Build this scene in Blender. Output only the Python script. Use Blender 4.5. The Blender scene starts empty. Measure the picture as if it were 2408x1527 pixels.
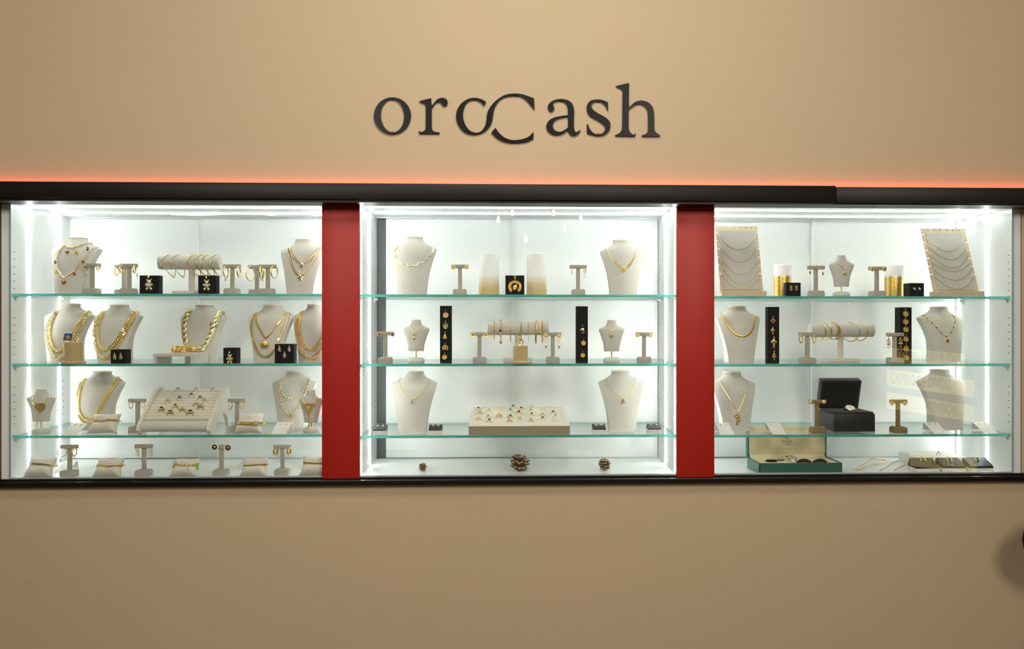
import bpy, bmesh, math, random
from math import sin, cos, tan, pi, radians, sqrt, acos, atan2
from mathutils import Vector, Matrix
from mathutils.bvhtree import BVHTree
random.seed(7)
scene = bpy.context.scene
COL = scene.collection

# ------------------------------------------------------------ camera, world, light, exposure
S, D, EYE = 0.0016, 3.3, 1.5
F = D / S
TH = radians(2.0)
PPX, PPY = 1200 + F * tan(TH), 757.0
cam_d = bpy.data.cameras.new('camera')
cam = bpy.data.objects.new('camera', cam_d); COL.objects.link(cam)
cam.location = (0, -D, EYE)
cam.rotation_euler = (pi / 2, 0, -TH)
cam_d.sensor_width = 36; cam_d.lens = 36 * F / 2408
cam_d.shift_x = (1204 - PPX) / 2408
cam_d.shift_y = -(763.5 - PPY) / 2408
cam_d.clip_start = 0.05
scene.camera = cam

w = bpy.data.worlds.new('world'); scene.world = w; w.use_nodes = True
w.node_tree.nodes['Background'].inputs[0].default_value = (1.0, 0.84, 0.66, 1)
w.node_tree.nodes['Background'].inputs[1].default_value = 0.055

def area(name, loc, aim, size, power, color, sy=None, spread=None):
    l = bpy.data.lights.new(name, 'AREA'); l.energy = power; l.color = color; l.size = size
    if sy: l.shape = 'RECTANGLE'; l.size_y = sy
    if spread: l.spread = radians(spread)
    o = bpy.data.objects.new(name, l); COL.objects.link(o); o.location = loc
    o.rotation_euler = (Vector(aim) - Vector(loc)).to_track_quat('-Z', 'Y').to_euler()
    o['kind'] = 'structure'
    return o
WARM = (1.0, 0.965, 0.92)
area('ceiling_light', (0.1, -1.9, 3.6), (0.0, 0, 1.9), 0.6, 16, WARM, spread=140)
for sx in (-1, 1): area('ceiling_light', (sx * 1.6, -3.7, 3.0), (sx * .1, 0, 0.5), 0.9, 47, (1.0, .93, .80))
scene.view_settings.view_transform = 'Standard'
scene.view_settings.look = 'None'
scene.view_settings.exposure = 0.0
scene.view_settings.gamma = 1.0
scene.view_settings.use_curve_mapping = False
LED = 37.0          # radiance of the LED tapes inside the cases
scene.cycles.max_bounces = 14; scene.cycles.transparent_max_bounces = 24
scene.cycles.diffuse_bounces = 6; scene.cycles.glossy_bounces = 5

# ------------------------------------------------------------ measuring
def ray(px, py):
    return Vector((F * sin(TH) + (px - PPX) * cos(TH), F * cos(TH) - (px - PPX) * sin(TH), PPY - py))
def at(px, py, Y):
    d = ray(px, py); t = (Y + D) / d.y
    return Vector((t * d.x, Y, EYE + t * d.z))
def mpp(px, Y):
    return (Y + D) / ray(px, 757).y
CAMP = Vector((0, -D, EYE))

# ------------------------------------------------------------ materials
def lin(c):
    return tuple((v / 12.92 if v <= .04045 else ((v + .055) / 1.055) ** 2.4) for v in [x / 255 for x in c])
def mat(name, c, rough=.5, metal=0, var=0, vs=40, bump=0, bs=200, coat=0, emit=None, es=0, spec=None, sheen=0, sss=0, trans=0):
    m = bpy.data.materials.new(name); m.use_nodes = True; nt = m.node_tree; N = nt.nodes; L = nt.links
    b = N['Principled BSDF']; lc = lin(c)
    b.inputs['Base Color'].default_value = (*lc, 1)
    b.inputs['Roughness'].default_value = rough; b.inputs['Metallic'].default_value = metal
    b.inputs['Coat Weight'].default_value = coat; b.inputs['Coat Roughness'].default_value = .08
    if spec is not None: b.inputs['Specular IOR Level'].default_value = spec
    if sheen: b.inputs['Sheen Weight'].default_value = sheen
    if sss: b.inputs['Subsurface Weight'].default_value = sss; b.inputs['Subsurface Scale'].default_value = .03; b.inputs['Subsurface Radius'].default_value = (1, .95, .85)
    if trans: b.inputs['Transmission Weight'].default_value = trans
    if emit: b.inputs['Emission Color'].default_value = (*lin(emit), 1); b.inputs['Emission Strength'].default_value = es
    if var or bump:
        tc = N.new('ShaderNodeTexCoord')
    if var:
        n = N.new('ShaderNodeTexNoise'); n.inputs['Scale'].default_value = vs; n.inputs['Detail'].default_value = 4
        r = N.new('ShaderNodeMix'); r.data_type = 'RGBA'
        r.inputs['A'].default_value = (*[v * (1 - var) for v in lc], 1); r.inputs['B'].default_value = (*[min(1, v * (1 + var)) for v in lc], 1)
        L.new(tc.outputs['Object'], n.inputs['Vector']); L.new(n.outputs['Fac'], r.inputs['Factor']); L.new(r.outputs['Result'], b.inputs['Base Color'])
    if bump:
        n2 = N.new('ShaderNodeTexNoise'); n2.inputs['Scale'].default_value = bs; n2.inputs['Detail'].default_value = 2
        bp = N.new('ShaderNodeBump'); bp.inputs['Strength'].default_value = bump; bp.inputs['Distance'].default_value = .001
        L.new(tc.outputs['Object'], n2.inputs['Vector']); L.new(n2.outputs['Fac'], bp.inputs['Height']); L.new(bp.outputs['Normal'], b.inputs['Normal'])
    return m
def weave(name, c, sc=900):
    m = mat(name, c, .85, sheen=.15); nt = m.node_tree; N = nt.nodes; L = nt.links; b = N['Principled BSDF']
    tc = N.new('ShaderNodeTexCoord'); outs = []
    for k, (sx, sz) in enumerate(((.35, 1.6), (1.6, .35))):
        mp = N.new('ShaderNodeMapping'); mp.inputs['Scale'].default_value = (sx, 1, sz)
        n = N.new('ShaderNodeTexNoise'); n.inputs['Scale'].default_value = sc; n.inputs['Detail'].default_value = 1
        L.new(tc.outputs['Object'], mp.inputs['Vector']); L.new(mp.outputs['Vector'], n.inputs['Vector']); outs.append(n)
    ad = N.new('ShaderNodeMath'); ad.operation = 'ADD'; L.new(outs[0].outputs['Fac'], ad.inputs[0]); L.new(outs[1].outputs['Fac'], ad.inputs[1])
    mr = N.new('ShaderNodeMapRange'); mr.inputs['From Min'].default_value = .6; mr.inputs['From Max'].default_value = 1.4
    L.new(ad.outputs[0], mr.inputs['Value'])
    lc = lin(c); r = N.new('ShaderNodeMix'); r.data_type = 'RGBA'
    r.inputs['A'].default_value = (*[v * .72 for v in lc], 1); r.inputs['B'].default_value = (*[min(1, v * 1.22) for v in lc], 1)
    L.new(mr.outputs['Result'], r.inputs['Factor']); L.new(r.outputs['Result'], b.inputs['Base Color'])
    bp = N.new('ShaderNodeBump'); bp.inputs['Strength'].default_value = .4; bp.inputs['Distance'].default_value = .0008
    L.new(mr.outputs['Result'], bp.inputs['Height']); L.new(bp.outputs['Normal'], b.inputs['Normal'])
    return m
def glassmat(name, tint, f0=.04):
    m = bpy.data.materials.new(name); m.use_nodes = True; N = m.node_tree.nodes; L = m.node_tree.links; N.clear()
    out = N.new('ShaderNodeOutputMaterial'); mx = N.new('ShaderNodeMixShader'); t = N.new('ShaderNodeBsdfTransparent'); g = N.new('ShaderNodeBsdfGlossy')
    t.inputs['Color'].default_value = (*tint, 1); g.inputs['Roughness'].default_value = 0.0; g.inputs['Color'].default_value = (1, 1, 1, 1)
    ge = N.new('ShaderNodeNewGeometry'); dt = N.new('ShaderNodeVectorMath'); dt.operation = 'DOT_PRODUCT'
    L.new(ge.outputs['Incoming'], dt.inputs[0]); L.new(ge.outputs['Normal'], dt.inputs[1])
    def mth(op, a, bv=None):
        n = N.new('ShaderNodeMath'); n.operation = op
        if hasattr(a, 'links'): L.new(a, n.inputs[0])
        else: n.inputs[0].default_value = a
        if bv is not None:
            if hasattr(bv, 'links'): L.new(bv, n.inputs[1])
            else: n.inputs[1].default_value = bv
        return n.outputs[0]
    c = mth('ABSOLUTE', dt.outputs['Value']); c = mth('SUBTRACT', 1.0, c); c = mth('POWER', c, 5.0)
    c = mth('MULTIPLY', c, 1 - f0); c = mth('ADD', c, f0)
    L.new(c, mx.inputs[0]); L.new(t.outputs[0], mx.inputs[1]); L.new(g.outputs[0], mx.inputs[2]); L.new(mx.outputs[0], out.inputs[0])
    return m

M = {}
M['linen'] = weave('linen', (212, 208, 196))
M['linen_board'] = weave('linen_board', (190, 187, 178))
M['tray_linen'] = weave('tray_linen', (160, 148, 118))
M['straw'] = weave('straw_weave', (205, 178, 126), 1200)
M['suede'] = mat('suede', (226, 219, 203), .9, bump=.3, bs=900, sheen=.3, var=.04)
M['taupe'] = mat('taupe_suede', (176, 170, 154), .9, bump=.4, bs=1200, var=.08, vs=500)
M['bronze_suede'] = mat('bronze_suede', (140, 118, 78), .9, bump=.4, bs=1200, var=.08, vs=500)  # reflected brown painted into two earring stands; also colours the lid print
M['white_card'] = mat('white_leatherette', (228, 226, 218), .6, bump=.2, bs=900)
M['gold'] = mat('gold', (240, 212, 142), .32, 1, bump=.25, bs=900)
M['gold_deep'] = mat('deep_gold', (236, 198, 116), .36, 1, bump=.25, bs=900)
M['gold_pale'] = mat('pale_gold', (242, 226, 182), .26, 1, bump=.3, bs=700)
M['rose'] = mat('rose_gold', (214, 164, 120), .28, 1, bump=.3, bs=900)
M['silver'] = mat('silver', (225, 226, 228), .18, 1)
M['sparkle'] = mat('pave_crystals', (225, 215, 200), .25, .8, bump=1, bs=1800)
M['black'] = mat('black_card', (9, 9, 10), .7, bump=.1, bs=500, spec=.25)
M['black_vel'] = mat('black_velvet', (14, 13, 15), .9, sheen=.1)
M['navy'] = mat('black_leather', (30, 30, 34), .45, bump=.2, bs=700)
M['red_gem'] = mat('red_enamel', (170, 22, 16), .15, coat=1)
M['ruby'] = mat('dark_red_stone', (96, 14, 26), .1, coat=1)
M['blue_gem'] = mat('blue_stone', (42, 90, 170), .1, coat=1)
M['sky_gem'] = mat('pale_blue_stone', (120, 190, 215), .1, coat=1)
M['pink_gem'] = mat('pink_stone', (222, 160, 190), .1, coat=1)
M['lilac_gem'] = mat('lilac_stone', (176, 140, 205), .1, coat=1)
M['green_gem'] = mat('green_enamel', (40, 140, 70), .15, coat=1)
M['lime'] = mat('lime_enamel', (140, 205, 30), .3)
M['yellow'] = mat('yellow_enamel', (236, 205, 20), .2, coat=1)
M['blue_enamel'] = mat('blue_enamel', (40, 52, 140), .2, coat=1)
M['dark_gem'] = mat('dark_stone', (40, 30, 34), .1, coat=1)
M['pearl'] = mat('pearl', (240, 234, 222), .2, coat=.6)
M['cameo'] = mat('pink_cameo', (222, 178, 158), .35)
M['wood'] = mat('pale_wood', (206, 186, 156), .55, var=.1, vs=60)
M['green_box'] = mat('green_leather', (50, 98, 82), .5, bump=.3, bs=900)
M['cream'] = mat('cream_lining', (222, 210, 170), .8)
M['lam'] = mat('white_laminate', (240, 242, 242), .28, coat=.15)
M['lam_back'] = mat('white_back_panel', (241, 243, 242), .24, coat=.12)
M['dark_gap'] = mat('dark_opening', (72, 75, 76), .4)
M['alu'] = mat('white_aluminium', (205, 210, 210), .35, .3)
M['hole'] = mat('hole_black', (20, 18, 16), .8)
M['glass'] = glassmat('clear_glass', (.985, .995, .99), .035)
M['shelf_glass'] = glassmat('shelf_glass', (.985, .993, .989), .04)
M['price'] = mat('paper_tag', (220, 224, 240), .7)
M['trim'] = mat('dark_brown_trim', (22, 17, 13), .45, var=.06, vs=3, spec=.3)
M['sill'] = mat('black_sill', (22, 18, 16), .3)
M['sign'] = mat('black_acrylic', (10, 8, 6), .34, spec=.2)
M['redpan'] = mat('red_lacquer', (178, 28, 12), .5, var=.03, vs=2)
M['pine'] = mat('pinecone_brown', (112, 88, 62), .85, var=.3, vs=120)
M['pine_tip'] = mat('pinecone_tip', (168, 146, 112), .85, var=.25, vs=200)
M['chair'] = mat('black_chair', (18, 16, 15), .4)
M['floor'] = mat('grey_floor_tile', (120, 108, 94), .35, var=.05, vs=4)

def edge_glass():
    m = bpy.data.materials.new('teal_glass_edge'); m.use_nodes = True; N = m.node_tree.nodes; L = m.node_tree.links; N.clear()
    out = N.new('ShaderNodeOutputMaterial'); tr = N.new('ShaderNodeBsdfTranslucent'); df = N.new('ShaderNodeBsdfPrincipled')
    tc = N.new('ShaderNodeTexCoord'); mp = N.new('ShaderNodeMapping'); mp.inputs['Scale'].default_value = (5, 1, 60)
    n = N.new('ShaderNodeTexNoise'); n.inputs['Scale'].default_value = 3; n.inputs['Detail'].default_value = 3
    r = N.new('ShaderNodeMix'); r.data_type = 'RGBA'; r.inputs['A'].default_value = (.02, .22, .17, 1); r.inputs['B'].default_value = (.22, .62, .55, 1)
    L.new(tc.outputs['Object'], mp.inputs[0]); L.new(mp.outputs[0], n.inputs['Vector']); L.new(n.outputs['Fac'], r.inputs['Factor'])
    L.new(r.outputs['Result'], tr.inputs['Color']); L.new(r.outputs['Result'], df.inputs['Base Color']); df.inputs['Roughness'].default_value = .15
    mx = N.new('ShaderNodeMixShader'); mx.inputs[0].default_value = .35
    L.new(tr.outputs[0], mx.inputs[1]); L.new(df.outputs[0], mx.inputs[2]); L.new(mx.outputs[0], out.inputs[0])
    return m
M['edge'] = edge_glass()
M['edge_grey'] = mat('grey_green_glass_edge', (150, 172, 168), .2)

def led_mat(name, axis, color, strength, pitch=.0125):
    m = bpy.data.materials.new(name); m.use_nodes = True; N = m.node_tree.nodes; L = m.node_tree.links; N.clear()
    out = N.new('ShaderNodeOutputMaterial'); em = N.new('ShaderNodeEmission'); em.inputs['Color'].default_value = (*color, 1)
    tc = N.new('ShaderNodeTexCoord'); sp = N.new('ShaderNodeSeparateXYZ'); L.new(tc.outputs['Object'], sp.inputs[0])
    m1 = N.new('ShaderNodeMath'); m1.operation = 'MULTIPLY'; m1.inputs[1].default_value = 2 * pi / pitch
    m2 = N.new('ShaderNodeMath'); m2.operation = 'SINE'
    m3 = N.new('ShaderNodeMath'); m3.operation = 'MULTIPLY_ADD'; m3.inputs[1].default_value = strength * .75; m3.inputs[2].default_value = strength
    L.new(sp.outputs[axis], m1.inputs[0]); L.new(m1.outputs[0], m2.inputs[0]); L.new(m2.outputs[0], m3.inputs[0]); L.new(m3.outputs[0], em.inputs['Strength'])
    L.new(em.outputs[0], out.inputs[0]); return m
LEDC = (.95, 1.0, .985)
M['led_x'] = led_mat('led_tape_across', 'X', LEDC, LED * .68)
M['led_z'] = led_mat('led_tape_upright', 'Z', LEDC, LED * 1.3)
M['led_red'] = led_mat('red_led_tape', 'X', (1.0, .07, .03), 13)

def wall_mat():
    m = mat('beige_plaster', (214, 192, 156), .75); nt = m.node_tree; N = nt.nodes; L = nt.links; b = N['Principled BSDF']
    tc = N.new('ShaderNodeTexCoord'); ge = N.new('ShaderNodeNewGeometry')
    n = N.new('ShaderNodeTexNoise'); n.inputs['Scale'].default_value = 2.2; n.inputs['Detail'].default_value = 5
    L.new(ge.outputs['Position'], n.inputs['Vector'])
    base = lin((206, 184, 147)); b2 = lin((211, 185, 154))
    r = N.new('ShaderNodeMix'); r.data_type = 'RGBA'; r.inputs['A'].default_value = (*base, 1); r.inputs['B'].default_value = (*b2, 1)
    L.new(n.outputs['Fac'], r.inputs['Factor'])
    # faint scuffs and marks, denser low on the wall
    n2 = N.new('ShaderNodeTexNoise'); n2.inputs['Scale'].default_value = 7; n2.inputs['Detail'].default_value = 8; n2.inputs['Roughness'].default_value = .7
    L.new(ge.outputs['Position'], n2.inputs['Vector'])
    mr = N.new('ShaderNodeMapRange'); mr.inputs['From Min'].default_value = .62; mr.inputs['From Max'].default_value = .74
    L.new(n2.outputs['Fac'], mr.inputs['Value'])
    sp = N.new('ShaderNodeSeparateXYZ'); L.new(ge.outputs['Position'], sp.inputs[0])
    mz = N.new('ShaderNodeMapRange'); mz.inputs['From Min'].default_value = .95; mz.inputs['From Max'].default_value = .85; mz.inputs['To Max'].default_value = .22
    L.new(sp.outputs['Z'], mz.inputs['Value'])
    mu = N.new('ShaderNodeMath'); mu.operation = 'MULTIPLY'; L.new(mr.outputs['Result'], mu.inputs[0]); L.new(mz.outputs['Result'], mu.inputs[1])
    r2 = N.new('ShaderNodeMix'); r2.data_type = 'RGBA'; r2.inputs['B'].default_value = (*lin((150, 118, 82)), 1)
    L.new(r.outputs['Result'], r2.inputs['A']); L.new(mu.outputs[0], r2.inputs['Factor']); L.new(r2.outputs['Result'], b.inputs['Base Color'])
    n3 = N.new('ShaderNodeTexNoise'); n3.inputs['Scale'].default_value = 160; n3.inputs['Detail'].default_value = 2; L.new(ge.outputs['Position'], n3.inputs['Vector'])
    bp = N.new('ShaderNodeBump'); bp.inputs['Strength'].default_value = .12; bp.inputs['Distance'].default_value = .002
    L.new(n3.outputs['Fac'], bp.inputs['Height']); L.new(bp.outputs['Normal'], b.inputs['Normal'])
    return m
M['wall'] = wall_mat()

def candle_mat(name, style, h):
    # ivory wax, gold glitter sprayed on the lower part (object Z runs from the foot of the candle)
    m = mat(name, (250, 249, 245), .45, sss=.8); nt = m.node_tree; N = nt.nodes; L = nt.links; b = N['Principled BSDF']
    tc = N.new('ShaderNodeTexCoord'); sp = N.new('ShaderNodeSeparateXYZ'); L.new(tc.outputs['Object'], sp.inputs[0])
    mr = N.new('ShaderNodeMapRange')
    if style == 'spray': mr.inputs['From Min'].default_value = h * .5; mr.inputs['From Max'].default_value = h * .12
    else: mr.inputs['From Min'].default_value = h * .68; mr.inputs['From Max'].default_value = h * .6
    L.new(sp.outputs['Z'], mr.inputs['Value'])
    n = N.new('ShaderNodeTexNoise'); n.inputs['Scale'].default_value = 700 if style == 'spray' else 120; n.inputs['Detail'].default_value = 2
    L.new(tc.outputs['Object'], n.inputs['Vector'])
    a = N.new('ShaderNodeMath'); a.operation = 'MULTIPLY_ADD'; a.inputs[1].default_value = 4 if style == 'spray' else 1.5
    a.inputs[2].default_value = -2.0 if style == 'spray' else -.75
    L.new(n.outputs['Fac'], a.inputs[0])
    c = N.new('ShaderNodeMath'); c.operation = 'MULTIPLY_ADD'; c.use_clamp = True; L.new(mr.outputs['Result'], c.inputs[0]); c.inputs[1].default_value = 1.0
    mm = N.new('ShaderNodeMath'); mm.operation = 'MULTIPLY'; L.new(a.outputs[0], mm.inputs[0]); L.new(mr.outputs['Result'], mm.inputs[1])
    L.new(mm.outputs[0], c.inputs[2])
    r = N.new('ShaderNodeMix'); r.data_type = 'RGBA'; r.inputs['A'].default_value = (*lin((250, 249, 245)), 1); r.inputs['B'].default_value = (*lin((196, 166, 84)), 1)
    L.new(c.outputs[0], r.inputs['Factor']); L.new(r.outputs['Result'], b.inputs['Base Color'])
    if style != 'spray': L.new(c.outputs[0], b.inputs['Metallic']); b.inputs['Roughness'].default_value = .4
    return m

# ------------------------------------------------------------ mesh builder (world coordinates)
ORG = {}
class MB:
    def __init__(s): s.v = []; s.f = []
    def add(s, v, f, T=None):
        k = len(s.v)
        s.v += [(T @ Vector(p)) if T is not None else Vector(p) for p in v]
        s.f += [tuple(i + k for i in q) for q in f]
        return s
    def box(s, c, d, bev=0, T=None, seg=2):
        c = Vector(c)
        if not bev:
            v = [c + Vector((x * d[0] / 2, y * d[1] / 2, z * d[2] / 2)) for x in (-1, 1) for y in (-1, 1) for z in (-1, 1)]
            return s.add(v, [(0, 1, 3, 2), (4, 6, 7, 5), (0, 4, 5, 1), (2, 3, 7, 6), (0, 2, 6, 4), (1, 5, 7, 3)], T)
        bm = bmesh.new(); bmesh.ops.create_cube(bm, size=1)
        for q in bm.verts: q.co = Vector((q.co.x * d[0], q.co.y * d[1], q.co.z * d[2])) + c
        bmesh.ops.bevel(bm, geom=list(bm.edges), offset=bev, segments=seg, profile=.5, affect='EDGES')
        bm.verts.index_update()
        s.add([q.co.copy() for q in bm.verts], [tuple(q.index for q in f.verts) for f in bm.faces], T); bm.free(); return s
    def prism(s, poly, p0, ax, ay, az, T=None):
        # poly 2-D (a,b) -> p0 + a*ax + b*ay, extruded by az
        p0, ax, ay, az = map(Vector, (p0, ax, ay, az)); n = len(poly)
        a = [p0 + ax * x + ay * y for x, y in poly]; v = a + [p + az for p in a]
        f = [tuple(range(n)), tuple(range(2 * n - 1, n - 1, -1))] + [(i, i + n, (i + 1) % n + n, (i + 1) % n) for i in range(n)]
        return s.add(v, f, T)
    def loft(s, rings, closed=True, cap=True, wrap=False):
        n = len(rings[0]); v = [p for r in rings for p in r]; f = []
        m = len(rings)
        for i in range(m if wrap else m - 1):
            j = (i + 1) % m
            for k in range(n if closed else n - 1):
                l = (k + 1) % n; f.append((i * n + k, i * n + l, j * n + l, j * n + k))
        if cap and not wrap: f.append(tuple(range(n - 1, -1, -1))); f.append(tuple(range((m - 1) * n, m * n)))
        return s.add(v, f)
    def cyl(s, p0, p1, r0, r1=None, n=16, bev=0):
        p0, p1 = Vector(p0), Vector(p1); r1 = r0 if r1 is None else r1; t = (p1 - p0).normalized()
        a = t.orthogonal().normalized(); b = t.cross(a); rings = []
        st = [(0, r0), (1, r1)]
        L = (p1 - p0).length
        if bev: e = bev / L; st = [(0, r0 - bev), (e * .3, r0 - bev * .3), (e, r0), (1 - e, r1), (1 - e * .3, r1 - bev * .3), (1, r1 - bev)]
        for q, r in st:
            rings.append([p0.lerp(p1, q) + (a * cos(2 * pi * i / n) + b * sin(2 * pi * i / n)) * r for i in range(n)])
        return s.loft(rings)
    def ell(s, c, r, n=10, m=7, T=None):
        c = Vector(c); r = (r, r, r) if not hasattr(r, '__len__') else r; v = [c + Vector((0, 0, r[2]))]; f = []
        for i in range(1, m):
            for j in range(n):
                a = pi * i / m; b = 2 * pi * j / n
                v.append(c + Vector((r[0] * sin(a) * cos(b), r[1] * sin(a) * sin(b), r[2] * cos(a))))
        v.append(c - Vector((0, 0, r[2]))); L = len(v) - 1
        for j in range(n):
            f.append((0, 1 + j, 1 + (j + 1) % n)); f.append((L, L - n + (j + 1) % n, L - n + j))
            for i in range(m - 2):
                a = 1 + i * n; f.append((a + j, a + n + j, a + n + (j + 1) % n, a + (j + 1) % n))
        return s.add(v, f, T)
    def torus(s, c, R, r, A, B, n=20, m=6, a0=0, a1=2 * pi, flat=1.0, Rb=None):
        # ring around c in the plane of unit vectors A, B
        c, A, B = Vector(c), Vector(A).normalized(), Vector(B).normalized(); W = A.cross(B); full = abs(a1 - a0 - 2 * pi) < 1e-6
        Rb = R if Rb is None else Rb; rings = []
        for i in range(n if full else n + 1):
            t = a0 + (a1 - a0) * i / n; rad = (A * cos(t) + B * sin(t)); ctr = c + A * cos(t) * R + B * sin(t) * Rb
            rings.append([ctr + rad * cos(2 * pi * k / m) * r + W * sin(2 * pi * k / m) * r * flat for k in range(m)])
        return s.loft(rings, wrap=full)
    def tube(s, pts, r, n=6, closed=False, flat=1.0, up=(0, -1, 0)):
        P = [Vector(p) for p in pts]; N = len(P); rings = []
        for i in range(N):
            t = (P[(i + 1) % N] - P[i - 1]) if closed else (P[min(i + 1, N - 1)] - P[max(i - 1, 0)])
            t = t.normalized() if t.length > 1e-9 else Vector((1, 0, 0)); u = Vector(up); u = u - t * u.dot(t)
            u = u.normalized() if u.length > 1e-4 else t.orthogonal().normalized(); b = t.cross(u)
            rr = r[i] if hasattr(r, '__len__') else r
            rings.append([P[i] + b * cos(2 * pi * k / n) * rr + u * sin(2 * pi * k / n) * rr * flat for k in range(n)])
        return s.loft(rings, wrap=closed)
    def lathe(s, prof, c, n=24):
        c = Vector(c)
        return s.loft([[c + Vector((r * cos(2 * pi * k / n), r * sin(2 * pi * k / n), z)) for k in range(n)] for r, z in prof])
    def bvh(s): return BVHTree.FromPolygons([tuple(p) for p in s.v], s.f)
    def mk(s, name, m, o, sharp=38):
        me = bpy.data.meshes.new(name); me.from_pydata([tuple(p - o) for p in s.v], [], s.f)
        bm = bmesh.new(); bm.from_mesh(me); bmesh.ops.recalc_face_normals(bm, faces=bm.faces); bm.to_mesh(me); bm.free()
        me.shade_smooth(); me.set_sharp_from_angle(angle=radians(sharp))
        for q in (m if isinstance(m, (list, tuple)) else [m]): me.materials.append(M[q] if isinstance(q, str) else q)
        ob = bpy.data.objects.new(name, me); COL.objects.link(ob); return ob
def tag(o, label, cat, group=None, kind=None):
    if label: o['label'] = label
    if cat: o['category'] = cat
    if group: o['group'] = group
    if kind: o['kind'] = kind
    return o
def thing(mb, name, m, o, label, cat, group=None, kind=None, sharp=38):
    o = Vector(o); ob = mb.mk(name, m, o, sharp); ob.location = o; ORG[ob.name] = o
    return tag(ob, label, cat, group, kind)
def empty(name, o, label, cat, group=None, kind=None):
    o = Vector(o); ob = bpy.data.objects.new(name, None); COL.objects.link(ob); ob.location = o; ob.empty_display_size = .02
    ORG[ob.name] = o; return tag(ob, label, cat, group, kind)
def part(mb, name, m, parent, sharp=38, label=None):
    o = ORG[parent.name]; ob = mb.mk(name, m, o, sharp); ob.parent = parent; ORG[ob.name] = o
    if label: ob['label'] = label
    return ob
def struct(mb, name, m, o=(0, 0, 0), sharp=38):
    return thing(mb, name, m, o, None, None, None, 'structure', sharp)

X3, Y3, Z3 = Vector((1, 0, 0)), Vector((0, 1, 0)), Vector((0, 0, 1))

# ------------------------------------------------------------ the room
DEPTH = .44
ztop = at(1200, 433, 0).z; zbot = at(1200, 1137, 0).z
TY, BY = -.11, -.035       # how far the beam and the sill stand out
beam_t = at(1200, 433, TY).z; beam_b = at(1200, 471, TY).z
wx0, wx1 = -3.2, 3.2
case_r = at(2402, 800, 0).x; case_l = at(-2, 800, 0).x
mb = MB(); mb.box(((wx0 + wx1) / 2, .10, (beam_b + .02 + 3.1) / 2), (wx1 - wx0, .20, 3.1 - beam_b - .02)); struct(mb, 'wall_back', 'wall')
sill_t = at(1200, 1118, 0).z
mb = MB(); mb.box((0, .10, (sill_t - .035) / 2), (wx1 - wx0, .20, sill_t - .035)); struct(mb, 'wall_back.001', 'wall')
mb = MB(); mb.box(((case_r + wx1) / 2, .10, (beam_b + sill_t) / 2 + .005), (wx1 - case_r, .20, beam_b - sill_t + .03)); struct(mb, 'wall_right', 'wall')
mb = MB(); mb.box(((case_l + wx0) / 2, .10, (beam_b + sill_t) / 2 + .005), (case_l - wx0, .20, beam_b - sill_t + .03)); struct(mb, 'wall_left', 'wall')
mb = MB(); mb.box((0, -3.2, -.05), (8, 7.6, .1)); struct(mb, 'floor', 'floor')
# dark beam over the cases, in two lengths with a joint
jx = at(1966, 450, TY).x
def beam(name, xa, xb, dz):
    h = beam_t - beam_b
    mb = MB(); mb.box(((xa + xb) / 2, TY / 2 - .001, (beam_t + beam_b) / 2 + dz), (xb - xa - .0012, -TY, h), .002)
    return struct(mb, name, 'trim')
beam('trim_1', wx0, jx, 0.0); beam('trim_2', jx, wx1, -.004)
mb = MB(); mb.box((0, TY / 2 + .004, beam_b - .004), (wx1 - wx0, -TY - .012, .010)); struct(mb, 'trim_3', 'trim')
# sill: two steps
s1 = at(1200, 1128, BY).z; s2 = at(1200, 1138, BY).z
mb = MB(); mb.box((0, BY / 2, (s1 + s2) / 2), (wx1 - wx0, -BY, s1 - s2), .0015); struct(mb, 'trim_4', 'sill')
mb = MB(); mb.box((0, -.008, (sill_t - .002 + s1) / 2), (2 * case_r if False else wx1 - wx0, .016, sill_t - s1 - .002)); struct(mb, 'trim_5', 'sill')
# red LED tape lying on the beam against the wall
mb = MB(); mb.box((0, -.012, beam_t + .0035), (wx1 - wx0 - .1, .008, .002))
thing(mb, 'led_tape', 'led_red', (0, -.012, beam_t + .003), 'thin red LED tape glowing on top of the dark beam against the wall', 'led tape')
# red panels between the cases
def redpanel(x0, x1, y1, where):
    a = at(x0, 800, -.02).x; b = at(x1, 800, -.02).x; z0 = at((x0 + x1) / 2, y1, -.02).z; z1 = beam_b - .006
    mb = MB(); mb.box(((a + b) / 2, -.009, (z0 + z1) / 2), (b - a, .022, z1 - z0), .001)
    thing(mb, 'red_panel', 'redpan', ((a + b) / 2, 0, z0), 'tall glossy red panel between the ' + where, 'panel', 'red panels between the cases')
redpanel(757, 845, 1126, 'left and middle display cases'); redpanel(1592, 1680, 1123, 'middle and right display cases')

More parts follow.
